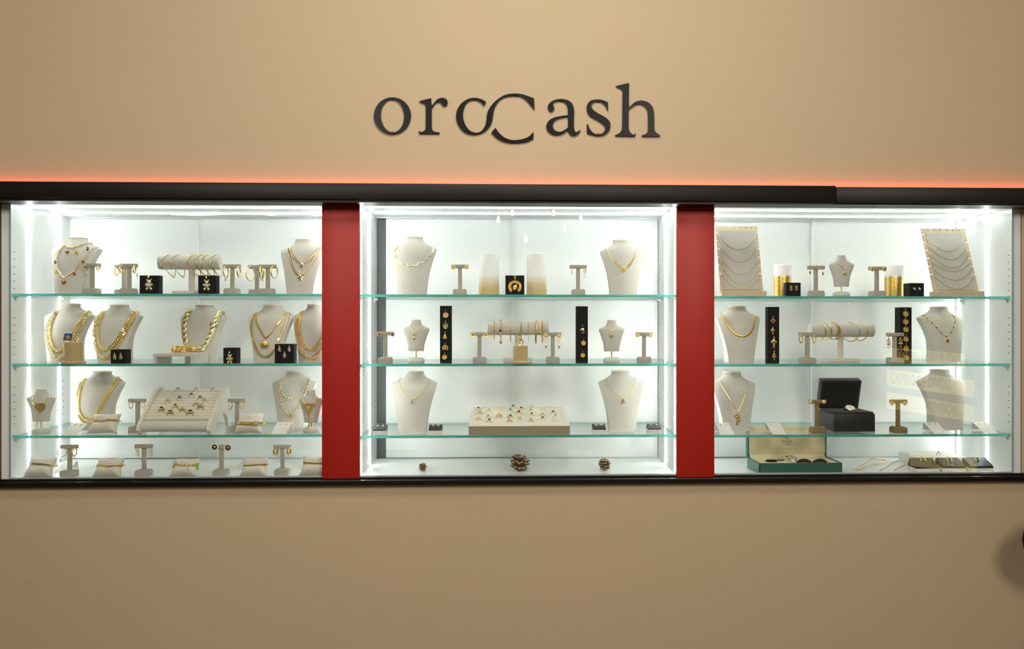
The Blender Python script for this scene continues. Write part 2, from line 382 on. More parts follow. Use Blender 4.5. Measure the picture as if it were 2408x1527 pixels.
# wall sign letters
def smooth(pts):
    n = len(pts); out = []
    for i in range(n):
        p1, p2 = pts[i], pts[(i + 1) % n]; p0, p3 = pts[i - 1], pts[(i + 2) % n]
        A, B = Vector(p1[:2]), Vector(p2[:2]); c1, c2 = len(p1) > 2, len(p2) > 2
        t1 = (B - A) if c1 else (B - Vector(p0[:2])) * .5; t2 = (B - A) if c2 else (Vector(p3[:2]) - A) * .5
        d = (B - A).length
        for t, c in ((t1, c1), (t2, c2)):
            if not c and t.length > d * 1.2: t *= d * 1.2 / t.length
        k = 6 if d > 25 else 2
        if c1 and c2: k = 1
        for j in range(k):
            u = j / k; h = (2*u**3-3*u*u+1, u**3-2*u*u+u, -2*u**3+3*u*u, u**3-u*u)
            out.append(A * h[0] + t1 * h[1] + B * h[2] + t2 * h[3])
    return out
def extrude_curve(splines, depth, name):
    cu = bpy.data.curves.new(name, 'CURVE'); cu.dimensions = '2D'; cu.fill_mode = 'BOTH'; cu.extrude = depth / 2; cu.bevel_depth = 0
    for pts in splines:
        sp = cu.splines.new('POLY'); sp.points.add(len(pts) - 1); sp.use_cyclic_u = True
        for q, p in zip(sp.points, pts): q.co = (p[0], p[1], 0, 1)
    o = bpy.data.objects.new('tmp', cu); COL.objects.link(o)
    me = bpy.data.meshes.new_from_object(o.evaluated_get(bpy.context.evaluated_depsgraph_get()))
    v = [q.co.copy() for q in me.vertices]; f = [tuple(p.vertices) for p in me.polygons]
    bpy.data.objects.remove(o); bpy.data.curves.remove(cu); bpy.data.meshes.remove(me)
    return v, f
def text_mesh(s, size, depth, shear=0, space=1.0):
    cu = bpy.data.curves.new('t', 'FONT'); cu.body = s; cu.size = size; cu.extrude = depth / 2; cu.align_x = 'CENTER'; cu.align_y = 'CENTER'; cu.shear = shear; cu.space_character = space
    o = bpy.data.objects.new('tmp', cu); COL.objects.link(o)
    me = bpy.data.meshes.new_from_object(o.evaluated_get(bpy.context.evaluated_depsgraph_get()))
    v = [q.co.copy() for q in me.vertices]; f = [tuple(p.vertices) for p in me.polygons]
    bpy.data.objects.remove(o); bpy.data.curves.remove(cu); bpy.data.meshes.remove(me)
    return v, f
def ellp(cx, cy, rx, ry, n=48, tilt=0):
    out = []
    for i in range(n):
        a = 2 * pi * i / n; x, y = rx * cos(a), ry * sin(a)
        out.append(Vector((cx + x * cos(tilt) - y * sin(tilt), cy + x * sin(tilt) + y * cos(tilt))))
    return out
ZF = 2408 / 370
def letter(shapes, ox, label):
    spl = []; SY = -.010
    for sh in shapes:
        pts = []
        for p in sh:
            w_ = at(ox + p[0] / ZF, 180 + p[1] / ZF, SY); pts.append((w_.x, w_.z))
        spl.append(pts)
    v, f = extrude_curve(spl, .005, 'l')
    mb = MB(); mb.add([Vector((p.x, SY + .0025 + p.z, p.y)) for p in v], f)
    cx = sum(p.x for p in mb.v) / len(mb.v); cz = min(p.z for p in mb.v)
    ob = thing(mb, 'sign_letter', 'sign', (cx, SY, cz), label, 'sign letter', 'letters of the wall sign')
    # stand-off studs holding the letter to the wall
    st = MB(); k = sorted(mb.v, key=lambda q: q.z); lo = k[0]; hi = k[-1]
    for q in (lo, hi):
        s_ = 1 if q is lo else -1; st = MB()
        st.cyl((q.x, -.006, q.z + s_ * .008), (q.x, 0, q.z + s_ * .008), .003, n=8)
        part(st, 'stud', 'sign', ob)
C1 = 1
letter([ellp(408, 600, 283, 283), ellp(409, 600, 179, 253, tilt=-.06)], 860, 'dark letter o at the start of the wall sign')
letter([smooth([(820,375,C1),(1000,330,C1),(1007,430,C1),(1022,436),(1060,385),(1110,340),(1180,325),(1235,350),(1253,400),(1237,440),(1205,456),(1175,438),(1150,402),(1110,388),(1062,415),(1010,490,C1),(1010,770),(1022,822),(1060,846),(1130,855,C1),(1130,875,C1),(820,875,C1),(820,855,C1),(880,840),(910,812),(918,770),(918,445),(895,415),(820,385,C1)])], 860, 'dark letter r of the wall sign')
letter([smooth([(1842,385,C1),(1760,342),(1650,325),(1560,345),(1470,405),(1405,500),(1383,600),(1400,700),(1450,790),(1530,860),(1650,888),(1760,870),(1850,815),(1920,720),(1945,620),(1960,520),(1995,430),(2060,350),(2150,305),(2283,292),(2363,303),(2440,345),(2510,420),(2583,510,C1),(2576,335,C1),(2503,305),(2393,270),(2283,259),(2150,275),(2050,325),(1950,410),(1880,510),(1855,590),(1845,680),(1830,745),(1790,815),(1740,850),(1670,858),(1600,830),(1530,750),(1492,640),(1490,550),(1520,440),(1580,375),(1660,355),(1730,372),(1780,410),(1810,450,C1)])], 860, 'dark open o of the wall sign sweeping up into the big C')
letter([smooth([(1985,785,C1),(2040,860),(2120,930),(2220,968),(2320,970),(2425,950),(2503,912),(2569,845,C1),(2565,950,C1),(2473,995),(2343,1016),(2213,1015),(2100,990),(2000,935),(1922,858,C1)])], 860, 'dark curved lower stroke of the big C in the wall sign')
letter([smooth([(650,420),(670,470),(668,505),(630,537),(592,520),(575,470),(590,420),(650,370),(760,342),(860,355),(935,400),(970,480),(978,560),(972,700),(975,780),(990,840),(1015,850),(1045,832),(1068,815,C1),(1075,828,C1),(1030,885),(970,908),(920,890),(890,850),(880,815,C1),(820,865),(740,893),(660,890),(590,850),(552,780),(570,700),(640,640),(740,610),(882,590,C1),(880,480),(850,410),(790,375),(720,375),(670,395)]),
        smooth([(884,612,C1),(760,635),(680,675),(650,740),(670,810),(740,845),(810,830),(884,780,C1)])], 1200, 'dark letter a of the wall sign')
letter([smooth([(1495,395,C1),(1497,515,C1),(1487,520,C1),(1465,460),(1410,400),(1340,378),(1270,395),(1240,440),(1260,500),(1340,560),(1450,620),(1515,680),(1533,750),(1510,830),(1440,890),(1350,908),(1260,895),(1173,865,C1),(1173,728,C1),(1188,725,C1),(1210,790),(1270,860),(1350,885),(1420,860),(1455,805),(1440,750),(1370,690),(1270,635),(1200,580),(1170,500),(1180,430),(1230,370),(1330,350),(1420,362)])], 1200, 'dark letter s of the wall sign')
letter([smooth([(1615,145,C1),(1815,97,C1),(1815,455,C1),(1828,463),(1870,420),(1930,380),(2020,368),(2110,395),(2175,460),(2200,550),(2205,790),(2225,850),(2295,900,C1),(2295,915,C1),(2012,915,C1),(2012,900,C1),(2060,885),(2100,850),(2108,800),(2105,560),(2080,480),(2030,435),(1970,418),(1900,440),(1812,505,C1),(1812,790),(1840,860),(1912,903,C1),(1912,915,C1),(1605,908,C1),(1605,895,C1),(1660,870),(1700,830),(1712,780),(1720,215,C1),(1690,185),(1615,150,C1)])], 1200, 'tall dark letter h at the end of the wall sign')

# ------------------------------------------------------------ the three display cases
# per case: back-left px, back-right px, ceiling back py, floor back py, shelf front py x3
CASES = {1: dict(l=162, r=None, rf=790, lf=None, cb=511, fb=1081, sh=(691, 855.5, 1023.5), cx=390, word='left'),
         2: dict(l=885, r=1548, rf=None, lf=None, cb=512, fb=1079, sh=(693, 855.5, 1023.5), cx=1218, word='middle'),
         3: dict(l=None, r=2247, rf=None, lf=1650, cb=519, fb=1077, sh=(697, 856, 1022), cx=2030, word='right')}
SHZ = {}; CX = {}
def led(parent, a, b, w_, horizontal, m):
    mb = MB(); a, b = Vector(a), Vector(b); c = (a + b) / 2
    if horizontal: mb.box(c, (abs(b.x - a.x), w_, .0022))
    else: mb.box(c, (.0022, w_, abs(b.z - a.z)))
    part(mb, 'led_tape', m, parent)
for ci, c in CASES.items():
    xl = at(c['l'], 800, DEPTH).x if c['l'] else at(c['lf'], 800, 0).x
    xr = at(c['r'], 800, DEPTH).x if c['r'] else at(c['rf'], 800, 0).x
    zc = at(c['cx'], c['cb'], DEPTH).z; zf = at(c['cx'], c['fb'], DEPTH).z
    CX[ci] = (xl, xr, zc, zf); SHZ[(ci, 4)] = zf
    cs = empty('display_case', ((xl + xr) / 2, .2, zf), 'white %s display case lit by LED tapes behind clear glass' % c['word'], 'display case', 'built-in display cases')
    th = .012; Y0, Y1 = .006, DEPTH + .02
    mb = MB(); mb.box(((xl + xr) / 2, (Y0 + Y1) / 2, zc + th / 2), (xr - xl + 2 * th, Y1 - Y0, th)); part(mb, 'top_panel', 'lam', cs)
    mb = MB(); mb.box(((xl + xr) / 2, (Y0 + Y1) / 2, zf - th / 2), (xr - xl + 2 * th, Y1 - Y0, th)); part(mb, 'bottom_panel', 'lam', cs)
    for sx, x in ((-1, xl), (1, xr)):
        mb = MB(); mb.box((x + sx * th / 2, (Y0 + Y1) / 2, (zc + zf) / 2), (th, Y1 - Y0, zc - zf)); sp = part(mb, 'side_panel', 'lam', cs)
        # rows of shelf peg holes
        for yy in (.035, .395):
            for k in range(3):
                zb = (zc - .18, at(c['cx'], 748, 0).z, at(c['cx'], 912, 0).z)[k]
                for j in range(6):
                    z = zb - j * .0272
                    hb = MB(); hb.cyl((x + sx * .002, yy, z), (x - sx * .0006, yy, z), .0024, n=8); part(hb, 'peg_hole', 'hole', sp)
    # dark track behind and two sliding back panels
    mb = MB(); mb.box(((xl + xr) / 2, DEPTH + .022, (zc + zf) / 2), (xr - xl, .006, zc - zf)); part(mb, 'rear_opening', 'dark_gap', cs)
    seam = {1: at(466, 800, DEPTH).x, 2: at(1203, 800, DEPTH).x, 3: at(1908, 800, DEPTH).x}[ci]
    lx = at(907, 800, DEPTH).x if ci == 2 else xl
    gap = .005
    ya, yb = DEPTH + .010, DEPTH + .001
    if ci == 3: yb, ya = DEPTH + .001, DEPTH + .012
    mb = MB(); mb.box(((lx + seam + .02) / 2, ya + .003, (zc + zf) / 2), (seam + .02 - lx, .006, zc - zf - 2 * gap)); part(mb, 'sliding_panel', 'lam_back', cs)
    mb = MB(); mb.box(((seam + xr - .002) / 2, yb + .003, (zc + zf) / 2 - (.001)), (xr - seam - .002, .006, zc - zf - 2 * gap)); sp2 = part(mb, 'sliding_panel', 'lam_back', cs)
    mb = MB(); mb.box((seam + .004, yb - .005, (zc + zf) / 2), (.010 if ci == 3 else .003, .012, zc - zf - 2 * gap)); part(mb, 'edge_strip', 'lam', sp2)
    # bottom and top track
    for zz, hh in ((zf + .002, .004), (zc - .003, .006)): mb = MB(); mb.box(((xl + xr) / 2, DEPTH - .004, zz), (xr - xl, .005, hh)); part(mb, 'track', 'alu', cs)
    # front glass pane with its chrome channel
    zg0 = sill_t - .004; zg1 = beam_b + .0
    mb = MB(); mb.box(((xl + xr) / 2, -.002, (zg0 + zg1) / 2), (xr - xl + .012, .006, zg1 - zg0)); part(mb, 'glass_pane', 'glass', cs)
    for zz, hh in ((zg0 + .003, .006), (zc - .0015, .004)): mb = MB(); mb.box(((xl + xr) / 2, .003, zz), (xr - xl + .02, .010, hh)); part(mb, 'channel', 'alu', cs)
    for sx, x in ((-1, xl), (1, xr)):
        mb = MB(); mb.box((x + sx * -.003, .001, (zg0 + zg1) / 2), (.007, .003, zg1 - zg0 - .01)); part(mb, 'glass_edge', 'edge_grey', cs)
        if (ci, sx) in ((1, -1), (3, 1)): mb = MB(); mb.box((x + sx * .0125, .004, (zg0 + zg1) / 2), (.025, .014, zg1 - zg0)); part(mb, 'frame_edge', 'lam', cs)
    # LED tapes
    for yy in (.12, .31): led(cs, (xl + .01, yy, zc - .0014), (xr - .01, yy, zc - .0014), .006, True, 'led_x')
    ys = {1: (.137, .364), 2: (.06, .27), 3: (.19, .413)}[ci]
    for sx, x in ((-1, xl), (1, xr)):
        for yy in ys: led(cs, (x - sx * .0014, yy, zf + .006), (x - sx * .0014, yy, zc - .006), .006, False, 'led_z')
    # glass shelves
    for k, py in enumerate(c['sh']):
        z = at(c['cx'], py, .02).z; SHZ[(ci, k + 1)] = z
        t = .0098; xa, xb = xl + .003, xr - .003; ya_, yb_ = .02, DEPTH - .008
        v = [(x, y, zz) for x in (xa, xb) for y in (ya_, yb_) for zz in (z - t, z)]
        mb = MB(); mb.add(v, [(0, 2, 6, 4), (1, 5, 7, 3)])
        tw = ('top', 'middle', 'lowest')[k]
        sh = thing(mb, 'glass_shelf', 'shelf_glass', ((xa + xb) / 2, .2, z), '%s clear glass shelf of the %s display case' % (tw, c['word']), 'shelf', 'glass shelves')
        eb = MB(); eb.add(v, [(0, 1, 3, 2), (4, 6, 7, 5), (0, 4, 5, 1), (2, 3, 7, 6)]); part(eb, 'shelf_edge', 'edge', sh, label='teal polished glass edge')
        for x, sx in ((xa, 1), (xb, -1)):
            for yy in (.04, .37):
                pb = MB(); pb.box((x + sx * .006, yy, z - t - .0025), (.016, .008, .004)); pb.box((x + sx * .0005, yy, z - t - .008), (.004, .006, .014)); part(pb, 'shelf_pin', 'alu', sh)
# loose drooping end of the LED tape in the left case
xl, xr, zc, zf = CX[1]
mb = MB(); pts = []
for i in range(40):
    u = i / 39; px = 400 + 360 * u
    py = 504.5 + 2.6 * sin(u * 9) * (1 - u * .3) + (5.5 * math.exp(-((u - .78) / .17) ** 2))
    pts.append(at(px, py, .315))
mb.tube(pts, .0016, 5, flat=.6)
thing(mb, 'drooping_wire', 'silver', pts[0], 'thin silvery cord sagging below the ceiling of the left display case', 'cord')

# ------------------------------------------------------------ placing helpers
def Yof(ci, k, py):
    h = EYE - SHZ[(ci, k)]; c = CASES[ci]['cx']; m1 = (D) / ray(c, 757).y
    return h * ray(c, 757).y / (py - 757) - D
def base(ci, k, px, Y):
    z = SHZ[(ci, k)]; py = 757 + (EYE - z) / mpp(px, Y)
    p = at(px, py, Y); return Vector((p.x, Y, z))
def zat(px, py, Y): return at(px, py, Y).z

TOPSH = {1: 'top shelf', 2: 'middle shelf', 3: 'lowest shelf', 4: 'case floor'}
def tstand(ci, k, px, Y, top, where, m='taupe', group='T-shaped earring stands'):
    b = base(ci, k, px, Y); u = mpp(px, Y); H = zat(px, top, Y - .004) - b.z
    e = empty('earring_stand', b, ('bronze' if m != 'taupe' else 'beige') + ' T-shaped earring stand ' + where, 'earring stand', group)
    bh = 12.5 * u
    mb = MB(); mb.box(b + Vector((0, 0, bh * .46)), (31 * u, 32 * u, bh * .92), 1.2 * u)
    mb.box(b + Vector((0, 0, bh * .98)), (29 * u, 30 * u, bh * .30), 1.6 * u); part(mb, 'base', m, e)
    mb = MB(); mb.box(b + Vector((0, .004, (bh + H) / 2)), (9 * u, 7 * u, H - bh), .8 * u); part(mb, 'post', m, e)
    mb = MB(); mb.box(b + Vector((0, .0, H - 4.2 * u)), (40 * u, 9 * u, 8.4 * u), .8 * u); part(mb, 'crossbar', m, e)
    return Y - 5.2 * u
def hoop(px, py, w_, h, Y, label, r=.9, m='gold', flat=1.6, tagp=None, twist=0, grp='hoop earrings', name='hoop_earring'):
    u = mpp(px, Y); c = at(px, py, Y - .001); R = (h / 2 - r) * u; a = acos(max(.05, min(1, (w_ - 2 * r) / max(h - 2 * r, .1)))) - math.atan((px - 1200) / F)
    A = Vector((cos(a), sin(a), 0)); c = c + Vector((0, -.002 - sin(a) * R * .15, 0))
    mb = MB()
    if twist:
        pts = []; n = 60
        for i in range(n):
            t = 2 * pi * i / n; rr = R + r * .7 * u * sin(twist * t); pts.append(c + A * cos(t) * rr + Z3 * sin(t) * rr)
        mb.tube(pts, r * u, 5, closed=True); 
        pts = [c + A * cos(2 * pi * i / n) * (R - r * .7 * u * sin(twist * 2 * pi * i / n)) + Z3 * sin(2 * pi * i / n) * (R - r * .7 * u * sin(twist * 2 * pi * i / n)) for i in range(n)]
        mb.tube(pts, r * .8 * u, 5, closed=True)
    else: mb.torus(c, R, r * u, A, Z3, 28, 6, flat=flat)
    ob = thing(mb, name, m, c + Vector((0, 0, -h / 2 * u)), label, 'earring', grp)
    pb = MB(); t = c + Vector((0, 0, R)); pb.tube([t + Vector((0, 0, 0)), t + Vector((0, -.001, 1.8 * u)), t + Vector((0, .003, 3 * u))], .45 * u, 5); part(pb, 'ear_wire', m, ob)
    if tagp: ptag(tagp[0], tagp[1], Y - .004, ob)
    return ob
def ptag(px, py, Y, parent, w_=4.5, h=9, rot=.15):
    u = mpp(px, Y); c = at(px, py, Y); T = Matrix.Translation(c) @ Matrix.Rotation(rot, 4, 'Y')
    mb = MB(); mb.box((0, 0, 0), (w_ * u, .0005, h * u), T=T); part(mb, 'price_tag', 'price', parent)
def pairlab(desc, where): return ['%s, %s one on the stand %s' % (desc, s, where) for s in ('left', 'right')]

def stud(px, py, Y, r, label, kind='ball', m='gold', m2='ruby', name='stud_earring', cat='earring', grp='stud earrings', on=None, tilt=None):
    u = mpp(px, Y); c = at(px, py, Y - .002); mb = MB(); q = r * u
    if kind == 'ball': mb.ell(c, q)
    elif kind == 'disc': mb.cyl(c + Vector((0, .002, 0)), c - Vector((0, .002, 0)), q, n=20, bev=.0006)
    elif kind == 'flower':
        for i in range(8): mb.ell(c + Vector((cos(i * pi / 4) * q * .72, .0005, sin(i * pi / 4) * q * .72)), (q * .36, q * .3, q * .36), 6, 4)
        mb.ell(c, (q * .5, q * .4, q * .5), 8, 5)
    elif kind == 'rose':
        for i, rr in enumerate((1, .72, .42)): mb.torus(c - Vector((0, i * .0008, 0)), q * rr * .8, q * .2, X3.lerp(Z3, .2 * i), Z3.lerp(-X3, .2 * i), 12, 5)
    elif kind == 'square': mb.box(c, (1.7 * q, .002, 1.7 * q), .0004)
    elif kind == 'eight':
        for d_ in (-1, 1): mb.torus(c + Vector((0, 0, d_ * q * .62)), q * .5, q * .2, X3, Z3, 14, 5)
    elif kind == 'bow':
        for d_ in (-1, 1): mb.torus(c + Vector((d_ * q * .55, 0, q * .3)), q * .45, q * .14, X3, Z3, 12, 5)
        mb.ell(c - Vector((0, .001, .4 * q)), q * .3, 6, 4)
        for d_ in (-1, 1): mb.tube([c, c + Vector((d_ * q * .4, 0, -q * .9))], q * .12, 5)
    elif kind == 'leafy':
        for i in range(3): mb.ell(c + Vector((cos(i * 2.1) * q * .5, 0, sin(i * 2.1) * q * .5)), (q * .5, q * .2, q * .3), 6, 4)
    ob = thing(mb, name, m, c - Vector((0, 0, q)), label, cat, grp)
    if m2:
        g = MB(); g.ell(c - Vector((0, .0012 if kind != 'ball' else q * .5, 0)), (q * .5, q * .35, q * (.6 if kind == 'disc' else .5)), 8, 5); part(g, 'stone', m2, ob)
    return ob
def pair(fn, pts, labs, **kw):
    for (p, l) in zip(pts, labs): fn(*p, l, **kw)

# ------------------------------------------------------------ busts
BSEC = [(0, .225, 0, .05, .48), (.03, .227, 0, .05, .47), (.12, .235, 0, .055, .44), (.25, .255, .012, .075, .39), (.40, .285, .03, .11, .35), (.55, .325, .06, .16, .38),
        (.65, .352, .09, .20, .43), (.72, .372, .12, .24, .49), (.785, .385, .155, .29, .52), (.81, .345, .172, .30, .53), (.835, .285, .188, .31, .53), (.87, .222, .212, .335, .53),
        (.905, .180, .238, .365, .53), (.94, .160, .255, .385, .53), (.97, .154, .262, .392, .53)]
def bust(ci, k, px, Y, top, label, tilt=0, rz=0, m='linen', sc=1.0):
    """px: middle of the front foot edge; Y: its depth; top: pixel row of the neck top"""
    b = base(ci, k, px, Y)
    H = (zat(px, top, Y + .085) - b.z) / .985; R = Matrix.Rotation(rz, 3, 'Z'); rings = []
    for h, w_, yc, ye, yb in BSEC:
        nk = max(0, min(1, (h - .80) / .12)); q = 1 - .5 * nk; p = []
        nf = 12
        for i in range(nf + 1):
            x = -1 + 2 * i / nf; x = sin(x * pi / 2) if nk > .5 else x
            p.append(Vector((x * w_ * sc, ye - (ye - yc) * max(0, 1 - x * x) ** q, h)))
        ex = 14 - 12 * nk
        for i in range(1, 11):
            t = pi * i / 11; cx_, sy = cos(t), sin(t)
            p.append(Vector((math.copysign(abs(cx_) ** (2 / ex), cx_) * w_ * sc * (1 - .03 * (1 - nk)*sy), ye + (yb - ye) * abs(sy) ** (2 / ex), h)))
        rings.append([b + R @ (q_ * H) for q_ in p])
    mb = MB(); mb.loft(rings)
    ob = thing(mb, 'necklace_bust', m, b, label, 'bust', 'tall linen necklace busts', sharp=46)
    cp = MB(); pr = []
    for z, r in ((.955, .9), (.968, 1.02), (.985, 1.03), (.996, .95), (1.0, .7), (1.002, .1)):
        pr.append([b + R @ (Vector((.157 * r * cos(2 * pi * i / 24) * sc, .396 + .137 * r * sin(2 * pi * i / 24), z)) * H) for i in range(24)])
    cp.loft(pr); part(cp, 'neck_cap', 'suede', ob)
    a = MB(); a.v = list(mb.v); a.f = list(mb.f)
    ob_b = a.bvh(); return ob_b, b.y + .09
MSEC = [(0, .235, .10), (.04, .245, .12), (.15, .25, .13), (.3, .28, .14), (.45, .325, .155), (.58, .375, .165), (.66, .405, .16), (.70, .408, .15), (.735, .375, .14), (.78, .27, .13), (.82, .20, .125), (.87, .165, .12), (.93, .145, .115), (.985, .14, .11), (1.0, .125, .10)]
def minibust(ci, k, px, Y, top, bot, wsh, label, post='gold'):
    b = base(ci, k, px, Y); u = mpp(px, Y); z0 = zat(px, bot, Y); H = zat(px, top, Y) - z0; fx = wsh * u / .816 / H
    e = empty('small_bust', b, label, 'bust', 'small busts on gold posts'); rings = []
    for h, w_, d_ in MSEC:
        rings.append([Vector((b.x + w_ * H * fx * cos(t) * (1), b.y + d_ * H * sin(t) * (1.0), z0 + h * H)) for t in [2 * pi * i / 28 for i in range(28)]])
    mb = MB(); mb.loft(rings); part(mb, 'torso', 'linen', e)
    p = MB(); p.cyl((b.x, b.y, b.z + 6 * u), (b.x, b.y, z0 + 1.5 * u), 1.7 * u, n=12); part(p, 'post', post, e)
    q = MB(); q.lathe([(18 * u, 0), (20 * u, 2 * u), (20.5 * u, 5 * u), (19 * u, 9 * u), (15 * u, 11.5 * u), (6 * u, 12.5 * u)], b); part(q, 'base', 'linen', e)
    return mb.bvh(), Y

# ------------------------------------------------------------ chains
def resample(P, step):
    out = [P[0]]; acc = 0; L = 0
    for i in range(1, len(P)):
        a, b_ = P[i - 1], P[i]; d = (b_ - a).length
        while acc + d >= step:
            t = (step - acc) / d; a = a.lerp(b_, t); out.append(a); d = (b_ - a).length; acc = 0
        acc += d
    return out
def cat_rom(pts, k=8, closed=False):
    P = [Vector(p) for p in pts]; n = len(P); out = []
    for i in range(n if closed else n - 1):
        p1, p2 = P[i], P[(i + 1) % n]
        p0 = P[i - 1] if (closed or i) else p1 * 2 - p2
        p3 = P[(i + 2) % n] if (closed or i + 2 < n) else p2 * 2 - p1
        for j in range(k):
            t = j / k; out.append(.5 * ((2 * p1) + (p2 - p0) * t + (2 * p0 - 5 * p1 + 4 * p2 - p3) * t * t + (3 * p1 - p0 - 3 * p2 + p3) * t ** 3))
    if not closed: out.append(P[-1])
    return out
def drape(bv, pix, Yd, off):
    """lay a pixel path on a surface: where each line of sight meets it, lifted by off along the surface normal"""
    out = []
    for p in cat_rom([(x, y, 0) for x, y in pix], 8):
        d = ray(p.x, p.y).normalized(); h, n, i, q = bv.ray_cast(CAMP, d)
        if h is None:
            g = at(p.x, p.y, Yd); h, n, i, q = bv.find_nearest(g); 
            n2 = (g - h); n = n2.normalized() if n2.length > 1e-5 else n
        if n.dot(d) > 0 and n.y > 0: n = -n
        out.append(h + n * off)
    # soften
    for _ in range(2): out = [out[0]] + [(out[i - 1] + out[i] * 2 + out[i + 1]) / 4 for i in range(1, len(out) - 1)] + [out[-1]]
    return out
def chain(P, style, s, closed=False, up=(0, -1, 0)):
    """s = width of the chain in metres"""
    mb = MB(); upv = Vector(up)
    def frame(Q, i):
        t = (Q[min(i + 1, len(Q) - 1)] - Q[max(i - 1, 0)]); t = t.normalized() if t.length > 1e-9 else X3
        n = upv - t * upv.dot(t); n = n.normalized() if n.length > 1e-4 else t.orthogonal().normalized(); return t, n, t.cross(n)
    if closed: P = P + [P[0]]
    if style == 'curb' or style == 'cable' or style == 'figaro':
        st = s * (.62 if style != 'cable' else .8); Q = resample(P, st)
        for i in range(len(Q)):
            t, n, b = frame(Q, i); a = (.55 if style != 'cable' else (pi / 2 if i % 2 else 0)); A = (t * cos(.35) + b * sin(.35)); B = b * cos(a) + n * sin(a) if style != 'cable' else b * cos(a) + n * sin(a)
            if style == 'cable': A = t
            B = (B - A * A.dot(B)).normalized()
            ln = s * (.62 if style != 'cable' else .72)
            mb.torus(Q[i], ln, s * .13, A, B, 8, 4, Rb=s * .36)
    elif style == 'rope':
        Q = resample(P, s * .18); tw = 2 * pi / (s * 3.6)
        for ph in range(3):
            pts = []
            for i in range(len(Q)):
                t, n, b = frame(Q, i); a = tw * i * s * .18 + ph * 2 * pi / 3; pts.append(Q[i] + (n * cos(a) + b * sin(a)) * s * .30)
            mb.tube(pts, s * .24, 7)
    elif style == 'fine':
        Q = resample(P, s * .7); mb.tube(Q, [s * (.5 if i % 2 else .32) for i in range(len(Q))], 5)
    elif style == 'flat':
        Q = resample(P, s * .6); mb.tube(Q, s * .5, 8, flat=.22, up=up)
    elif style == 'byz':
        Q = resample(P, s * .36)
        for i in range(len(Q)):
            t, n, b = frame(Q, i); sg = 1 if i % 2 else -1
            mb.torus(Q[i] + b * sg * s * .14, s * .32, s * .13, t * .9 + n * .35 * sg, b, 7, 4)
    elif style == 'block':
        Q = resample(P, s * .95)
        for i in range(len(Q)):
            t, n, b = frame(Q, i); T = Matrix((( t.x, b.x, n.x, Q[i].x), (t.y, b.y, n.y, Q[i].y), (t.z, b.z, n.z, Q[i].z), (0, 0, 0, 1)))
            mb.box((0, 0, 0), (s * .82, s, s * .4), s * .08, T=T, seg=1)
    return mb
def plates(P, fr, lnn, w_, m, parent, name='plate', th=.0016):
    """flat identity plates / sections at fractions fr of the path"""
    n = len(P); up = Vector((0, -1, 0))
    for f in fr:
        i = int(f * (n - 1)); t = (P[min(i + 1, n - 1)] - P[max(i - 1, 0)]).normalized(); nn = (up - t * up.dot(t)).normalized(); b = t.cross(nn)
        T = Matrix(((t.x, b.x, nn.x, P[i].x), (t.y, b.y, nn.y, P[i].y), (t.z, b.z, nn.z, P[i].z), (0, 0, 0, 1)))
        mb = MB(); mb.box((0, 0, .0006), (lnn, w_, th * 1.6), .0004, T=T, seg=1); part(mb, name, m, parent)
def zo(ox, oy, f): return lambda L: [(ox + x / f, oy + y / f) for x, y in L]
def necklace(bv, pix, style, w_, m, label, group='necklaces on busts', hide=True, Y=None):
    B_, Yd = bv; u = mpp(pix[0][0], Yd); s = w_ * u
    P = drape(B_, pix, Yd, s * .32 + .0004)
    if hide:  # carry both ends over the shoulder
        for e_, ix in ((0, 1), (-1, -2)):
            d = (P[e_] - P[ix]); d = d.normalized() if d.length else Z3; q = [P[e_] + d * .006 + Vector((0, .008, 0)), P[e_] + d * .008 + Vector((0, .022, -.004))]
            P = (q[::-1] + P) if e_ == 0 else (P + q)
    ob = thing(chain(P, style, s), 'necklace', m, P[len(P) // 2], label, 'necklace', group)
    return ob, P, u, Yd
def onsurf(bv, px, py, off=.002):
    B_, Yd = bv; h, n, i, q = B_.ray_cast(CAMP, ray(px, py).normalized())
    if h is None: h = at(px, py, Yd - .03)
    return h + Vector((0, -off, 0))

def bear(mb, c, h, T=None):
    """small teddy bear figure of height h centred on c"""
    q = h
    def e_(x, z, r, y=0): mb.ell(c + Vector((x * q, y * q, z * q)), (r[0] * q, r[1] * q, r[2] * q), 8, 6)
    e_(0, .22, (.19, .12, .17)); e_(-.16, .38, (.075, .06, .075)); e_(.16, .38, (.075, .06, .075)); e_(0, .17, (.08, .07, .06), -.1)
    e_(0, -.12, (.20, .13, .22)); e_(-.24, -.02, (.10, .08, .14)); e_(.24, -.02, (.10, .08, .14)); e_(-.16, -.38, (.12, .1, .12)); e_(.16, -.38, (.12, .1, .12))
def heart_poly(w_):
    out = []
    for i in range(28):
        t = 2 * pi * i / 28; x = 16 * sin(t) ** 3; y = 13 * cos(t) - 5 * cos(2 * t) - 2 * cos(3 * t) - cos(4 * t); out.append((x / 32 * w_, y / 32 * w_))
    return out
def plate_poly(mb, poly, c, th=.0018): mb.prism(poly, c + Vector((0, th / 2, 0)), X3, Z3, Vector((0, -th, 0)))
def bail(mb, c, q): mb.torus(c, q, q * .35, Y3, Z3, 12, 5, flat=1.6)

